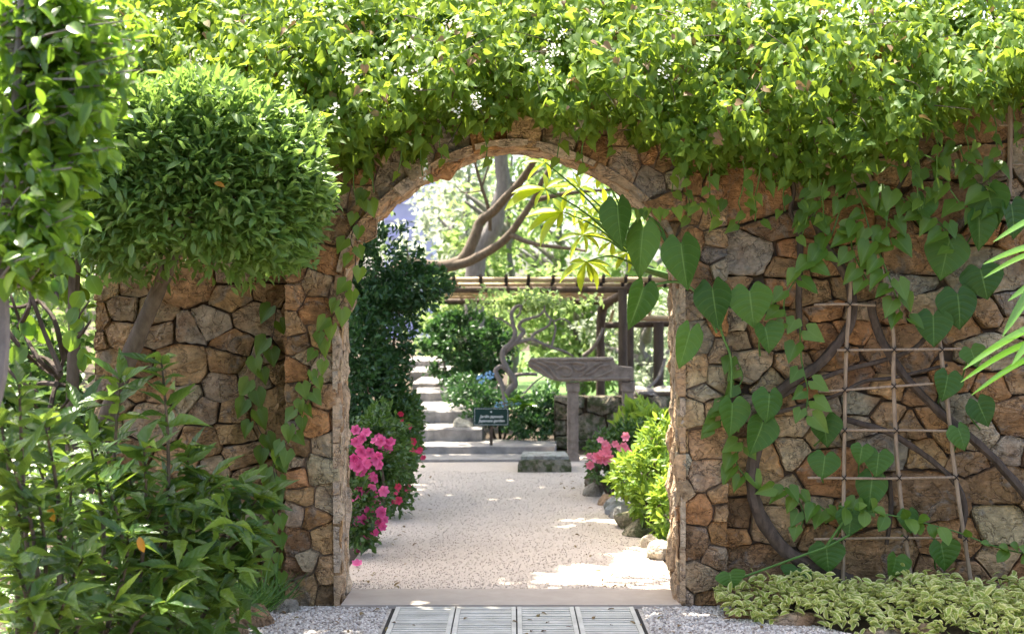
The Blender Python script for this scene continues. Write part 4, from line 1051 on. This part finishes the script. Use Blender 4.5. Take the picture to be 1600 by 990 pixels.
# ------------------------------------------------------------------ hanging heart leaved vine at right
hv = thing('heart_leaf_vine', 'light green heart leaved vine trailing down the right wall', 'vine', tuple(W(1340,280,7.6)))
m = MB()
strands = [[(1325,270),(1340,300),(1352,335),(1362,370),(1378,405),(1392,440),(1402,470),(1410,498)], [(1330,285),(1312,330),(1298,370),(1280,400),(1252,425),(1225,470),(1232,505)], [(1380,290),(1410,310),(1440,335),(1470,350),(1490,390)], [(1350,250),(1380,255),(1420,265),(1455,265)],
           [(1290,290),(1275,330),(1262,345)], [(1400,300),(1385,345),(1392,385)], [(1440,240),(1500,265),(1560,255)], [(1480,290),(1515,330),(1560,325)], [(1250,500),(1252,560),(1262,610),(1258,650)], [(1150,560),(1160,590),(1140,625),(1130,650),(1118,668)],
           [(1215,760),(1240,770),(1255,800),(1250,830)], [(1280,790),(1300,800),(1330,790),(1350,775)], [(1500,230),(1515,270),(1540,300)], [(1160,690),(1150,720),(1165,745)],[(1345,350),(1330,380),(1345,420),(1360,445)]]
for sd_ in strands:
    Yb = 7.62 if sd_[0][1] < 520 else 7.72
    pts = [W(a, c, Yb+.03*math.sin(i)) for i, (a, c) in enumerate(sd_)]; m = MB(); m.tube(pts, .0045, 5); m.build('stem', M['greenstem'], hv)
    pp, _ = smooth_path(pts, [1]*len(pts), 3)
    for i, p in enumerate(pp):
        if i % 2 == 0 or R.random() < .45:
            sgn = 1 if i % 2 else -1; s_ = R.uniform(.075,.13) if Yb < 7.7 else R.uniform(.075,.12)
            single_leaf('leaf', T_HEART, 'heartleaf', p+Vector((sgn*.035,-.03,.0)), (sgn*R.uniform(.2,1.0),-.35,-R.uniform(.25,1)), (R.gauss(0,.25),-.75,.6+R.gauss(0,.25)), s_, M['heart'], hv)
# ------------------------------------------------------------------ lower clinging sprig with round leaves
sv = thing('creeping_sprig', 'thin leafy sprig crossing the bamboo trellis near its foot', 'vine', tuple(W(1600,865,7.55)))
m = MB(); pts = [W(a, c, 7.58) for a, c in ((1640,870),(1590,862),(1545,850),(1500,832),(1450,818),(1400,806),(1350,797),(1310,790))]; m.tube(pts, .004, 5); m.build('stem', M['greenstem'], sv)
pp, _ = smooth_path(pts, [1]*len(pts), 3)
for i, p in enumerate(pp):
    for s_ in (-1,1):
        if R.random() < .5: single_leaf('leaf', T_OVAL, 'sprigleaf', p+Vector((0,-.01,0)), (R.uniform(-1,.6),-.5,s_*R.uniform(.2,.9)), (R.gauss(0,.4),-.7,.6), R.uniform(.05,.11), M['heart'], sv, 1.5)

# ------------------------------------------------------------------ philodendron
ph = thing('philodendron', 'climbing philodendron with large dark heart shaped leaves on the right wall', 'climber', tuple(W(1300,905,7.6)))
m = MB()
for pts, r0, r1 in [([(1330,908),(1295,896),(1258,880),(1220,852),(1190,810),(1176,765),(1178,715),(1196,660)], .042, .036), ([(1196,660),(1212,620),(1232,600),(1275,572),(1310,535),(1332,495),(1326,440),(1305,405),(1285,380)], .034, .024),
                   ([(1248,330),(1250,400),(1248,470),(1250,520)], .02, .016), ([(1362,470),(1366,500),(1385,545),(1420,595),(1470,645),(1530,695),(1570,735),(1620,795)], .024, .026), ([(1215,622),(1260,600),(1320,578),(1390,560),(1440,535),(1475,480)], .016, .012),
                   ([(1200,648),(1300,620),(1350,596),(1395,590),(1480,570)], .013, .01), ([(1320,655),(1380,672),(1430,700),(1475,735),(1500,765),(1508,800),(1500,840)], .018, .015), ([(1140,540),(1140,590),(1142,640)], .014, .012), ([(1390,745),(1392,800),(1385,850)], .014,.012), ([(1255,300),(1270,340),(1290,390)], .022, .018)]:
    k = len(pts); m.tube([W(a, c, 7.74) for a, c in pts], [r0+(r1-r0)*i/(k-1) for i in range(k)], 8, True, .13); m.build('stem', M['darkbark'], ph); m = MB()
big = [(965,321,968,386,54),(1005,357,996,432,54),(1064,381,1072,451,63),(1005,450,986,513,48),(1113,450,1121,514,62),(1078,517,1063,576,46),(1171,455,1178,511,70),(1195,511,1207,549,54),(1144,630,1144,682,56),(1202,615,1202,660,56),(1192,659,1175,711,56),
       (1289,654,1289,697,54),(1289,712,1285,748,52),(1347,698,1343,725,36),(1291,853,1295,894,58),(1246,888,1240,910,50),(1140,895,1146,918,48),(1481,586,1475,626,50),(1528,628,1545,666,46),(1497,669,1512,702,46),(1373,708,1369,744,48),(1363,745,1357,797,50),
       (1470,849,1481,891,52),(1400,870,1396,905,48),(1544,298,1555,356,66),(1529,337,1534,389,48),(1483,377,1470,434,70),(1532,421,1544,466,68),(1496,459,1505,513,70),(1458,493,1460,541,60),(1517,545,1527,572,42),(1580,320,1590,372,60),(1330,800,1326,838,46),(1420,800,1428,832,44),(1445,310,1436,350,44),(1005,430,1012,455,20)]
ps = MB()
for i, (ax_, ay_, tx, ty, wd) in enumerate(big[:-1]):
    Y = (7.56 if ax_ < 1230 and ay_ < 620 else 7.64)+R.uniform(-.03,.03)
    a = W(ax_, ay_, Y); b_ = W(tx, ty, Y-.03); L = (b_-a).length
    # the blade runs from its notch to the tip
    single_leaf('leaf', T_BIG, 'bigleaf', a, b_-a, (R.gauss(0,.3), -.85, .42+R.gauss(0,.22)), L*1.02, M['philo'], ph, (wd*Y/F)/(L*.98))
    ps = MB(); ps.tube([a+Vector((0,.015,0)), a+Vector((R.uniform(-.05,.05),.06,-.07)), a+Vector((R.uniform(-.06,.06),.12,-.16))], .005, 5); ps.build('petiole', M['greenstem'], ph)
for pts in [[(965,321),(1000,330),(1030,352),(1040,375)],[(1005,357),(1030,362),(1045,390)],[(1005,450),(1055,440),(1090,460),(1120,520)],[(1113,450),(1128,520),(1142,560),(1142,620)],[(1064,381),(1050,372)],[(1291,853),(1310,825),(1330,800)],[(1150,905),(1240,872),(1300,850),(1360,815)]]:
    ps = MB(); ps.tube([W(a, c, 7.62) for a, c in pts], .007, 6); ps.build('petiole', M['greenstem'], ph)

# ------------------------------------------------------------------ bamboo trellises
tl = thing('bamboo_trellis', 'cane trellis with three uprights leaning on the right wall', 'trellis', tuple(W(1400,905,7.7)))
for pts in [[(1331,400),(1328,470),(1322,560),(1319,700),(1317,905)], [(1378,420),(1396,520),(1396,600),(1404,745),(1426,925)], [(1462,480),(1470,548),(1480,625),(1493,745),(1519,920)]]:
    m = MB(); m.tube([W(a, c, 7.68) for a, c in pts], .0115, 8, True, .1); m.build('upright_cane', M['trellis'], tl)
for pts in [[(1272,476),(1320,475),(1368,477)], [(1308,547),(1400,546),(1502,545)], [(1278,612),(1360,606),(1458,599)], [(1288,672),(1400,672),(1482,673)], [(1262,746),(1380,747),(1495,745)], [(1272,842),(1380,840),(1482,840)]]:
    m = MB(); m.tube([W(a, c, 7.655) for a, c in pts], .0072, 7, True, .1); m.build('cross_cane', M['trellis'], tl)
for px, py in [(1327,476),(1323,546),(1319,609),(1319,672),(1318,746),(1317,841),(1396,546),(1396,603),(1400,672),(1404,746),(1415,840),(1471,546),(1485,673),(1493,745),(1508,840)]:
    m = MB(); c = W(px,py,7.665); m.tube([c+Vector((-.014,-.008,-.016)), c+Vector((.0,-.02,.0)), c+Vector((.014,-.008,.016))], .003, 6); m.tube([c+Vector((.014,-.01,-.014)), c+Vector((.0,-.021,.0)), c+Vector((-.014,-.01,.014))], .003, 6); m.build('cord_tie', M['tie'], tl)
tl2 = thing('bamboo_trellis', 'small pale cane trellis piece high at the right edge', 'trellis', tuple(W(1577,305,7.7)))
for pts, r in [([(1578,140),(1578,220),(1577,306)],.014), ([(1530,257),(1570,257),(1620,258)],.006), ([(1402,190),(1440,190),(1455,191)],.006), ([(1560,196),(1620,195)],.008)]:
    m = MB(); m.tube([W(a, c, 7.7) for a, c in pts], r, 7, True, .04); m.build('cane', M['trellis'], tl2)

# ------------------------------------------------------------------ creepers at left
def creeper(name, label, path, Y, smin, smax, loc):
    t = thing(name, label, 'creeper', loc); m = MB()
    pts = [W(a, c, Y) for a, c in path]; m.tube(pts, .003, 5); m.build('stem', M['darkbark'], t)
    pp, _ = smooth_path(pts, [1]*len(pts), 2)
    for i, p in enumerate(pp[:-1]):
        sg_ = 1 if i % 2 else -1
        single_leaf('leaf', T_HEART, 'heartleaf', p+Vector((sg_*.03,-.02,0)), (sg_*R.uniform(-.3,.8),-.25,-1), (R.gauss(0,.25),-.9,.35), R.uniform(smin,smax), M['heart'], t)
creeper('wall_creeper', 'heart leaved creeper climbing the recessed left wall', [(432,480),(425,530),(408,560),(398,595),(392,625),(400,660),(420,700),(432,740),(428,780),(405,810),(425,835),(400,870),(428,890),(420,915),(410,925)], 7.98, .085,.12, tuple(W(420,925,7.98)))
creeper('wall_creeper', 'heart leaved creeper along the inner edge of the left pier', [(577,300),(562,335),(548,375),(556,400),(550,440),(535,470),(518,497),(508,520),(500,548),(496,580),(482,600),(480,625),(468,640),(462,665),(448,690),(436,715)], 7.66, .07,.1, tuple(W(440,900,7.66)))
creeper('wall_creeper', 'creeper with pale leaves at the left pier outer corner', [(440,705),(428,730),(432,760),(424,790),(436,820),(424,850),(436,880),(428,905)], 7.70, .07,.1, tuple(W(432,905,7.7)))

# ------------------------------------------------------------------ clipped topiary tree
TPY = 6.75
tp = thing('topiary_tree', 'clipped round headed small tree on a leaning trunk', 'tree', tuple(W(120,800,7.05)))
m = MB()
m.tube([W(120,800,7.1), W(152,700,7.08), W(185,600,7.05), W(222,510,7.0), W(258,430,6.95), W(285,365,6.85), W(300,300,6.75)], [.05,.048,.046,.043,.036,.03,.02], 9, True, .06)
m.tube([W(165,660,7.05), W(200,560,7.0), W(228,480,6.97), W(250,420,6.9), W(240,350,6.8)], [.018,.018,.017,.015,.01], 7, True, .06)
for e in [(400,300),(450,350),(200,250),(340,200),(230,330),(420,230),(380,380),(300,180)]:
    s0 = W(278,380,6.88); e1 = W(290+(e[0]-290)*.85, 290+(e[1]-290)*.85, TPY+R.uniform(-.12,.2)); m.tube([s0, s0.lerp(e1,.5)+Vector((0,0,.03)), e1], [.018,.011,.004], 6)
m.build('trunk', M['bark'], tp, sharp=80)
c0 = np.array(W(310,288,TPY)); r0 = np.array((.585,.52,.47))
n = 27000; d = rv(n); d /= (np.sum(np.abs(d)**2.6,axis=1)**(1/2.6))[:,None]
rr = 1-.42*NR.random(n)**2.2
lump = 1+.11*NR.random(n)**5+.04*np.sin(d[:,0]*9+d[:,2]*7)+.035*np.sin(d[:,0]*17-d[:,2]*13+d[:,1]*11)
P = c0+d*r0*(rr*lump)[:,None]; keep = (P[:,2] > c0[2]-.36+.10*np.sin(P[:,0]*7)+NR.normal(0,.09,n)) 
P = P[keep]; d = d[keep]; n = len(P)
scatter('crown', T_ELL, P, d*.7+np.array((0,0,.35))+rv(n,.55), np.array((0,-.2,.9))+d*.3+rv(n,.4), NR.uniform(.035,.08,n), M['topiary'], tp)
o = single_leaf('yellow_leaf', T_OVAL, 'yellowleaf', W(335,286,TPY-.56), (.8,-.3,-.2), (0,-.8,.5), .05, M['yellowleaf'], tp)

# ------------------------------------------------------------------ near shrub at the upper left
ns_ = thing('glossy_tree', 'near glossy leaved tree at the top left corner', 'tree', (xat(-30,4.7),4.7,0))
m = MB(); m.tube([(xat(-90,4.7),4.7,0), W(-45,760,4.7), W(0,580,4.7), W(2,400,4.7), W(20,250,4.65), W(30,60,4.6), W(40,-80,4.6)], [.034,.032,.028,.026,.02,.014,.01], 8)
NP = []; ND = []; NN = []
for i in range(120):
    y_ = R.uniform(-60,400); x_end = 135+45*math.sin(y_*.012+.6)-max(0,(y_-330))*.5+R.uniform(-70,50)
    a = W(20+R.uniform(-20,20), y_+R.uniform(-10,60), 4.65); b_ = W(x_end, y_+R.uniform(-25,25), 4.6+R.uniform(-.3,.3)); m.tube([a, a.lerp(b_,.5)+Vector((0,0,.02)), b_], [.006,.004,.002], 5)
    for k in range(19):
        t = R.random()**.7; p = a.lerp(b_, t)+Vector((R.gauss(0,.012),R.gauss(0,.03),R.gauss(0,.02))); NP.append(tuple(p)); ND.append((R.uniform(-.2,1.2), R.gauss(0,.5), R.gauss(-.1,.5))); NN.append((R.gauss(0,.4), -.45+R.gauss(0,.4), .8))
    for k in range(8):
        p = W(R.uniform(-60,70), y_+R.uniform(-30,30), 4.7+R.uniform(-.2,.4)); NP.append(tuple(p)); ND.append((R.gauss(.3,.7), R.gauss(0,.5), R.gauss(-.1,.5))); NN.append((R.gauss(0,.4), -.4+R.gauss(0,.4), .8))
m.tube([W(40,-80,4.6), (-1.75,5.2,3.6), (-2.0,6.1,4.25)], [.012,.01,.006], 6)
m.build('trunk', M['greybark'], ns_)
a, o_ = blob(1000, (-2.1,6.15,4.3), (1.0,.6,.4), .1, 40, .2)      # head of the tree above the frame, added to shade the bush
for q in range(len(a)): NP.append(tuple(a[q])); ND.append((R.gauss(0,1), R.gauss(0,1), R.gauss(-.2,.5))); NN.append((R.gauss(0,.4), R.gauss(0,.4), 1))
scatter('crown', T_OVAL, NP, np.array(ND), np.array(NN), np.where(np.array(NP)[:,2] > 3.6, 1.9, 1.0)*NR.uniform(.05,.085,len(NP)), M['near'], ns_)

# thin tree and dark twigs at the left
tt = thing('slender_tree', 'slender brown trunk standing just left of the wall end', 'tree', tuple(W(112,760,7.3)))
m = MB(); m.tube([W(112,780,7.3), W(113,640,7.3), W(116,520,7.3), W(116,440,7.3), W(124,340,7.3), W(128,240,7.3)], [.036,.034,.032,.03,.026,.02], 8, True, .05); m.build('trunk', M['bark'], tt)
a, o_ = blob(500, W(90,360,7.4), (.34,.35,.45), .1, 26, .2); scatter('crown', T_OVAL, a, rv(500)+np.array((0,0,-.4)), rv(500,.5)+np.array((0,-.3,1.)), NR.uniform(.07,.12,500), M['near'], tt)
dt = thing('twiggy_shrub', 'tangle of dark bare twigs with a few round leaves at far left', 'shrub', tuple(W(70,700,6.4)))
m = MB()
for pts in [[(70,720),(78,640),(92,585),(105,545),(120,500),(140,470)],[(92,590),(60,560),(38,520),(20,470),(5,430)],[(95,580),(70,520),(52,470),(40,430),(60,390)],[(100,560),(85,500),(60,460),(95,410),(110,380)],[(30,510),(45,480),(52,440),(60,400)],[(95,585),(72,560),(40,555),(10,540)],[(88,600),(60,600),(50,625),(62,640)],[(90,600),(108,605),(106,625),(92,640)],[(0,500),(30,540),(60,570),(85,588)],[(15,520),(5,560),(25,590),(60,612)],[(60,470),(30,480),(0,475)],[(105,545),(128,520),(142,500)],[(88,470),(88,430),(90,400)]]:
    m.tube([W(a, c, 6.4+R.uniform(-.1,.1)) for a, c in pts], [.014-.010*i/(len(pts)-1) for i in range(len(pts))], 6)
m.build('branch', M['darkbark'], dt)
for px, py in [(60,510),(48,500),(35,495),(42,540),(130,455),(122,480),(130,500),(125,545),(132,552),(112,515),(70,440),(28,430),(100,430),(55,425),(140,430)]:
    single_leaf('leaf', T_OVAL, 'rounddark', W(px,py,6.35), (R.gauss(0,.6),-.2,-1), (R.gauss(0,.3),-1,.2), R.uniform(.075,.11), M['near'], dt, 1.6)

shrub('leafy_shrub', 'dark green leafy shrub filling the gap beyond the wall end', [(at(20,560,9.4),(.5,.35,.4)), (at(80,650,9.2),(.4,.35,.32)), (at(-60,640,9.2),(.4,.35,.5))], 1100, .1, M['azalea'], (xat(30,9.3),9.3,0), temps=T_OVAL, clump=40)
# ------------------------------------------------------------------ broad leaved bush at the lower left
bs = thing('broadleaf_bush', 'leafy bush with pointed toothed leaves at the lower left', 'bush', tuple(W(150,1010,6.0)))
m = MB(); LP = []
ends = [(30,600,5.0),(70,660,5.3),(140,690,5.6),(188,590,6.0),(252,560,6.1),(225,700,5.9),(295,700,6.3),(330,745,6.4),(375,755,6.6),(405,775,6.6),(390,830,6.5),(375,890,6.5),(330,940,6.2),(280,890,5.8),(200,830,5.6),(130,870,5.2),(60,780,5.1),(20,870,4.9),(100,940,5.0),(180,940,5.2),(240,790,6.0),(300,810,6.2),(320,870,6.2),(10,700,5.0),(110,750,5.5),(165,750,5.7),(260,940,5.6),(50,940,4.9),(0,650,5.2),(50,700,5.5),(95,660,5.9),(122,640,6.3),(20,760,5.2),(90,800,5.4),(150,670,6.4),(70,740,6.0),(200,740,6.3)]
for ex, ey, Y in ends:
    b0 = Vector((xat(150+(ex-150)*.25, 6.0)+R.uniform(-.08,.08), Y+.35, .0)); e = W(ex, ey, Y); md = b0.lerp(e,.55)+Vector((R.uniform(-.05,.05),.05,.1))
    m.tube([b0, md, e], [.013,.009,.004], 6)
    pp, _ = smooth_path([b0, md, e], [1,1,1], 12)
    L = (e-b0).length; k0 = int(len(pp)*.2)
    for i, p in enumerate(pp):
        if i < k0: continue
        d = (pp[min(i+1,len(pp)-1)]-pp[max(i-1,0)]).normalized(); a = i*2.4+R.random()
        last = i > len(pp)-4
        for q in range(2 if not last else 3):
            an = a+q*(math.pi if not last else 2.1); out = Vector((math.cos(an), math.sin(an)*.8-.25, 0.05))
            LP.append((p.copy(), (out+d*R.uniform(.2,.9)+Vector((0,0,R.uniform(-.4,.35)))), Vector((R.gauss(0,.4),-.35+R.gauss(0,.35),1)), R.choice((.08,.10,.12,.15,.19))*R.uniform(.85,1.15)*(Y/5.8)))
m.build('stem', M['bark'], bs)
for i in range(620):
    p = W(R.uniform(-20,390), R.uniform(740,1000), R.uniform(5.9,6.9))
    if p.z > .05: LP.append((p, Vector((R.gauss(0,1),R.gauss(-.3,.6),R.gauss(-.3,.4))), Vector((R.gauss(0,.4),-.3,1)), R.uniform(.1,.16)))
LP.sort(key=lambda t: t[0].y)
for p, d, nn, s_ in LP[:280]: single_leaf('leaf', T_LANCE, 'bushleaf', p, d, nn, s_, M['bush'], bs)
rest = LP[280:]
scatter('foliage', T_LANCE, [tuple(t[0]) for t in rest], np.array([tuple(t[1]) for t in rest]), np.array([tuple(t[2]) for t in rest]), np.array([t[3] for t in rest]), M['bush'], bs, kind='stuff')
for px, py in ((218,838),(78,790)): single_leaf('dead_leaf', T_OVAL, 'deadleaf', W(px,py,5.3), (.3,-.3,-1), (0,-1,.2), .06, M['yellowleaf'], bs)

# ------------------------------------------------------------------ grass, ground cover
n = 1500; gx_ = NR.uniform(-1.95,-1.25,n); gy_ = NR.uniform(6.75,7.75,n); ok = (gx_ < -1.33-(7.7-gy_)*.45+.08)
P = np.stack([gx_, gy_, np.zeros(n)], 1)[ok]; n = len(P)
o = scatter('grass_tuft', T_BLADE, P, np.stack([NR.normal(.15,.5,n), NR.normal(-.25,.4,n), NR.uniform(.5,1.2,n)],1), np.stack([NR.normal(0,.6,n), -np.ones(n), .6*np.ones(n)],1), NR.uniform(.12,.3,n), M['grass'])
tag(o, 'tuft of fine green grass between the bush and the edging stones', 'grass', kind='stuff')
n = 5200; gx_ = NR.uniform(1.12,3.4,n); gy_ = NR.uniform(6.7,7.68,n)
edge = np.interp(gx_, [1.1,1.25,1.6,2.0,2.6,3.4], [7.45,7.3,7.12,6.95,6.85,6.8])+.04*np.sin(gx_*14)
ok = gy_ > edge; gx_, gy_ = gx_[ok], gy_[ok]; edge = edge[ok]; n = len(gx_)
ht = (.05+.12*np.clip((gy_-edge)/.25,0,1)+.03*np.sin(gx_*9)+.03*np.sin(gx_*23+gy_*11))*NR.random(n)**.35
P = np.stack([gx_, gy_, ht+.012], 1)
o = scatter('ground_cover', T_OVAL, P, np.stack([NR.normal(0,.8,n), NR.normal(-.45,.6,n), NR.normal(.1,.3,n)],1), np.stack([NR.normal(0,.35,n), NR.normal(-.35,.3,n), np.ones(n)],1), NR.uniform(.035,.065,n), M['varieg'])
tag(o, 'variegated cream and green ground cover along the foot of the right wall', 'ground cover', kind='stuff')

# ------------------------------------------------------------------ strap leaved plant at the right edge
sp = thing('strap_leaf_plant', 'near plant with long glossy strap leaves at the right edge', 'plant', (xat(1690,6.0),6.0,0))
m = MB(); m.tube([(xat(1690,6.0),6.0,0), W(1680,700,6.0), W(1672,480,6.0), W(1668,330,6.0)], .012, 7); m.build('stem', M['greenstem'], sp)
def strap(a, b_, w, sag, tw):
    a = W(*a); b_ = W(*b_); V = []; Q = []; UV = []; n = 10
    for i in range(n+1):
        t = i/n; p = a.lerp(b_, t)+Vector((0,0,sag*math.sin(math.pi*t))); hw = .8*w*math.sin(math.pi*min(.12+.88*t,1))**.6+.001
        if t == 1: hw = .001
        up = Vector((.15*tw,-.35*tw,1)).normalized() if tw < .9 else Vector((.5,-.5,.7)).normalized()
        side = (b_-a).normalized().cross(Vector((0,-.6,.8)))*0+Vector((.12,-.75,.62)).normalized().cross((b_-a).normalized())
        for j, s_ in enumerate((-1,0,1)):
            V.append(tuple(p+side*(s_*hw)+Vector((0,-.25,.3))*(abs(s_)*hw*.5))); UV.append((t, s_*.5+.5))
    for i in range(n):
        for j in range(2): q = i*3+j; Q.append((q,q+3,q+4,q+1))
    link('leaf', quadmesh('strapleaf', V, Q, np.array(UV)), M['strap'], sp)
for a, b_, w, s_ in [((1668,322,6.0),(1552,378,5.8),.016,.02),((1670,375,6.0),(1536,413,5.8),.018,.02),((1670,385,6.0),(1537,434,5.9),.015,.03),((1672,400,6.0),(1566,526,5.7),.03,.05),((1672,490,6.0),(1505,577,5.7),.02,.03),((1672,520,6.0),(1501,597,5.75),.017,.04),((1674,535,6.0),(1518,617,5.8),.016,.03),((1672,480,6.0),(1580,571,5.75),.024,.03),((1670,420,6.0),(1575,470,5.9),.02,.02)]:
    strap(a, b_, w, s_, 1)


# ------------------------------------------------------------------ fallen leaves
n = 130; lx = np.where(NR.random(n) < .5, NR.uniform(-1.05,-.6,n), NR.uniform(.4,1.0,n)); ly = 8.2+6*NR.random(n)**1.6
k = 40; lx[:k] = NR.uniform(-1.4,1.3,k); ly[:k] = NR.uniform(6.9,7.6,k)
o = scatter('fallen_leaves', T_OVAL, np.stack([lx, ly, np.full(n,.02)],1), np.stack([NR.normal(0,1,n), NR.normal(0,1,n), NR.normal(0,.15,n)],1), np.stack([NR.normal(0,.2,n), NR.normal(0,.2,n), np.ones(n)],1), NR.uniform(.02,.045,n), M['deadleaf'])
tag(o, 'small dry brown leaves scattered over the gravel', 'leaves', kind='stuff')
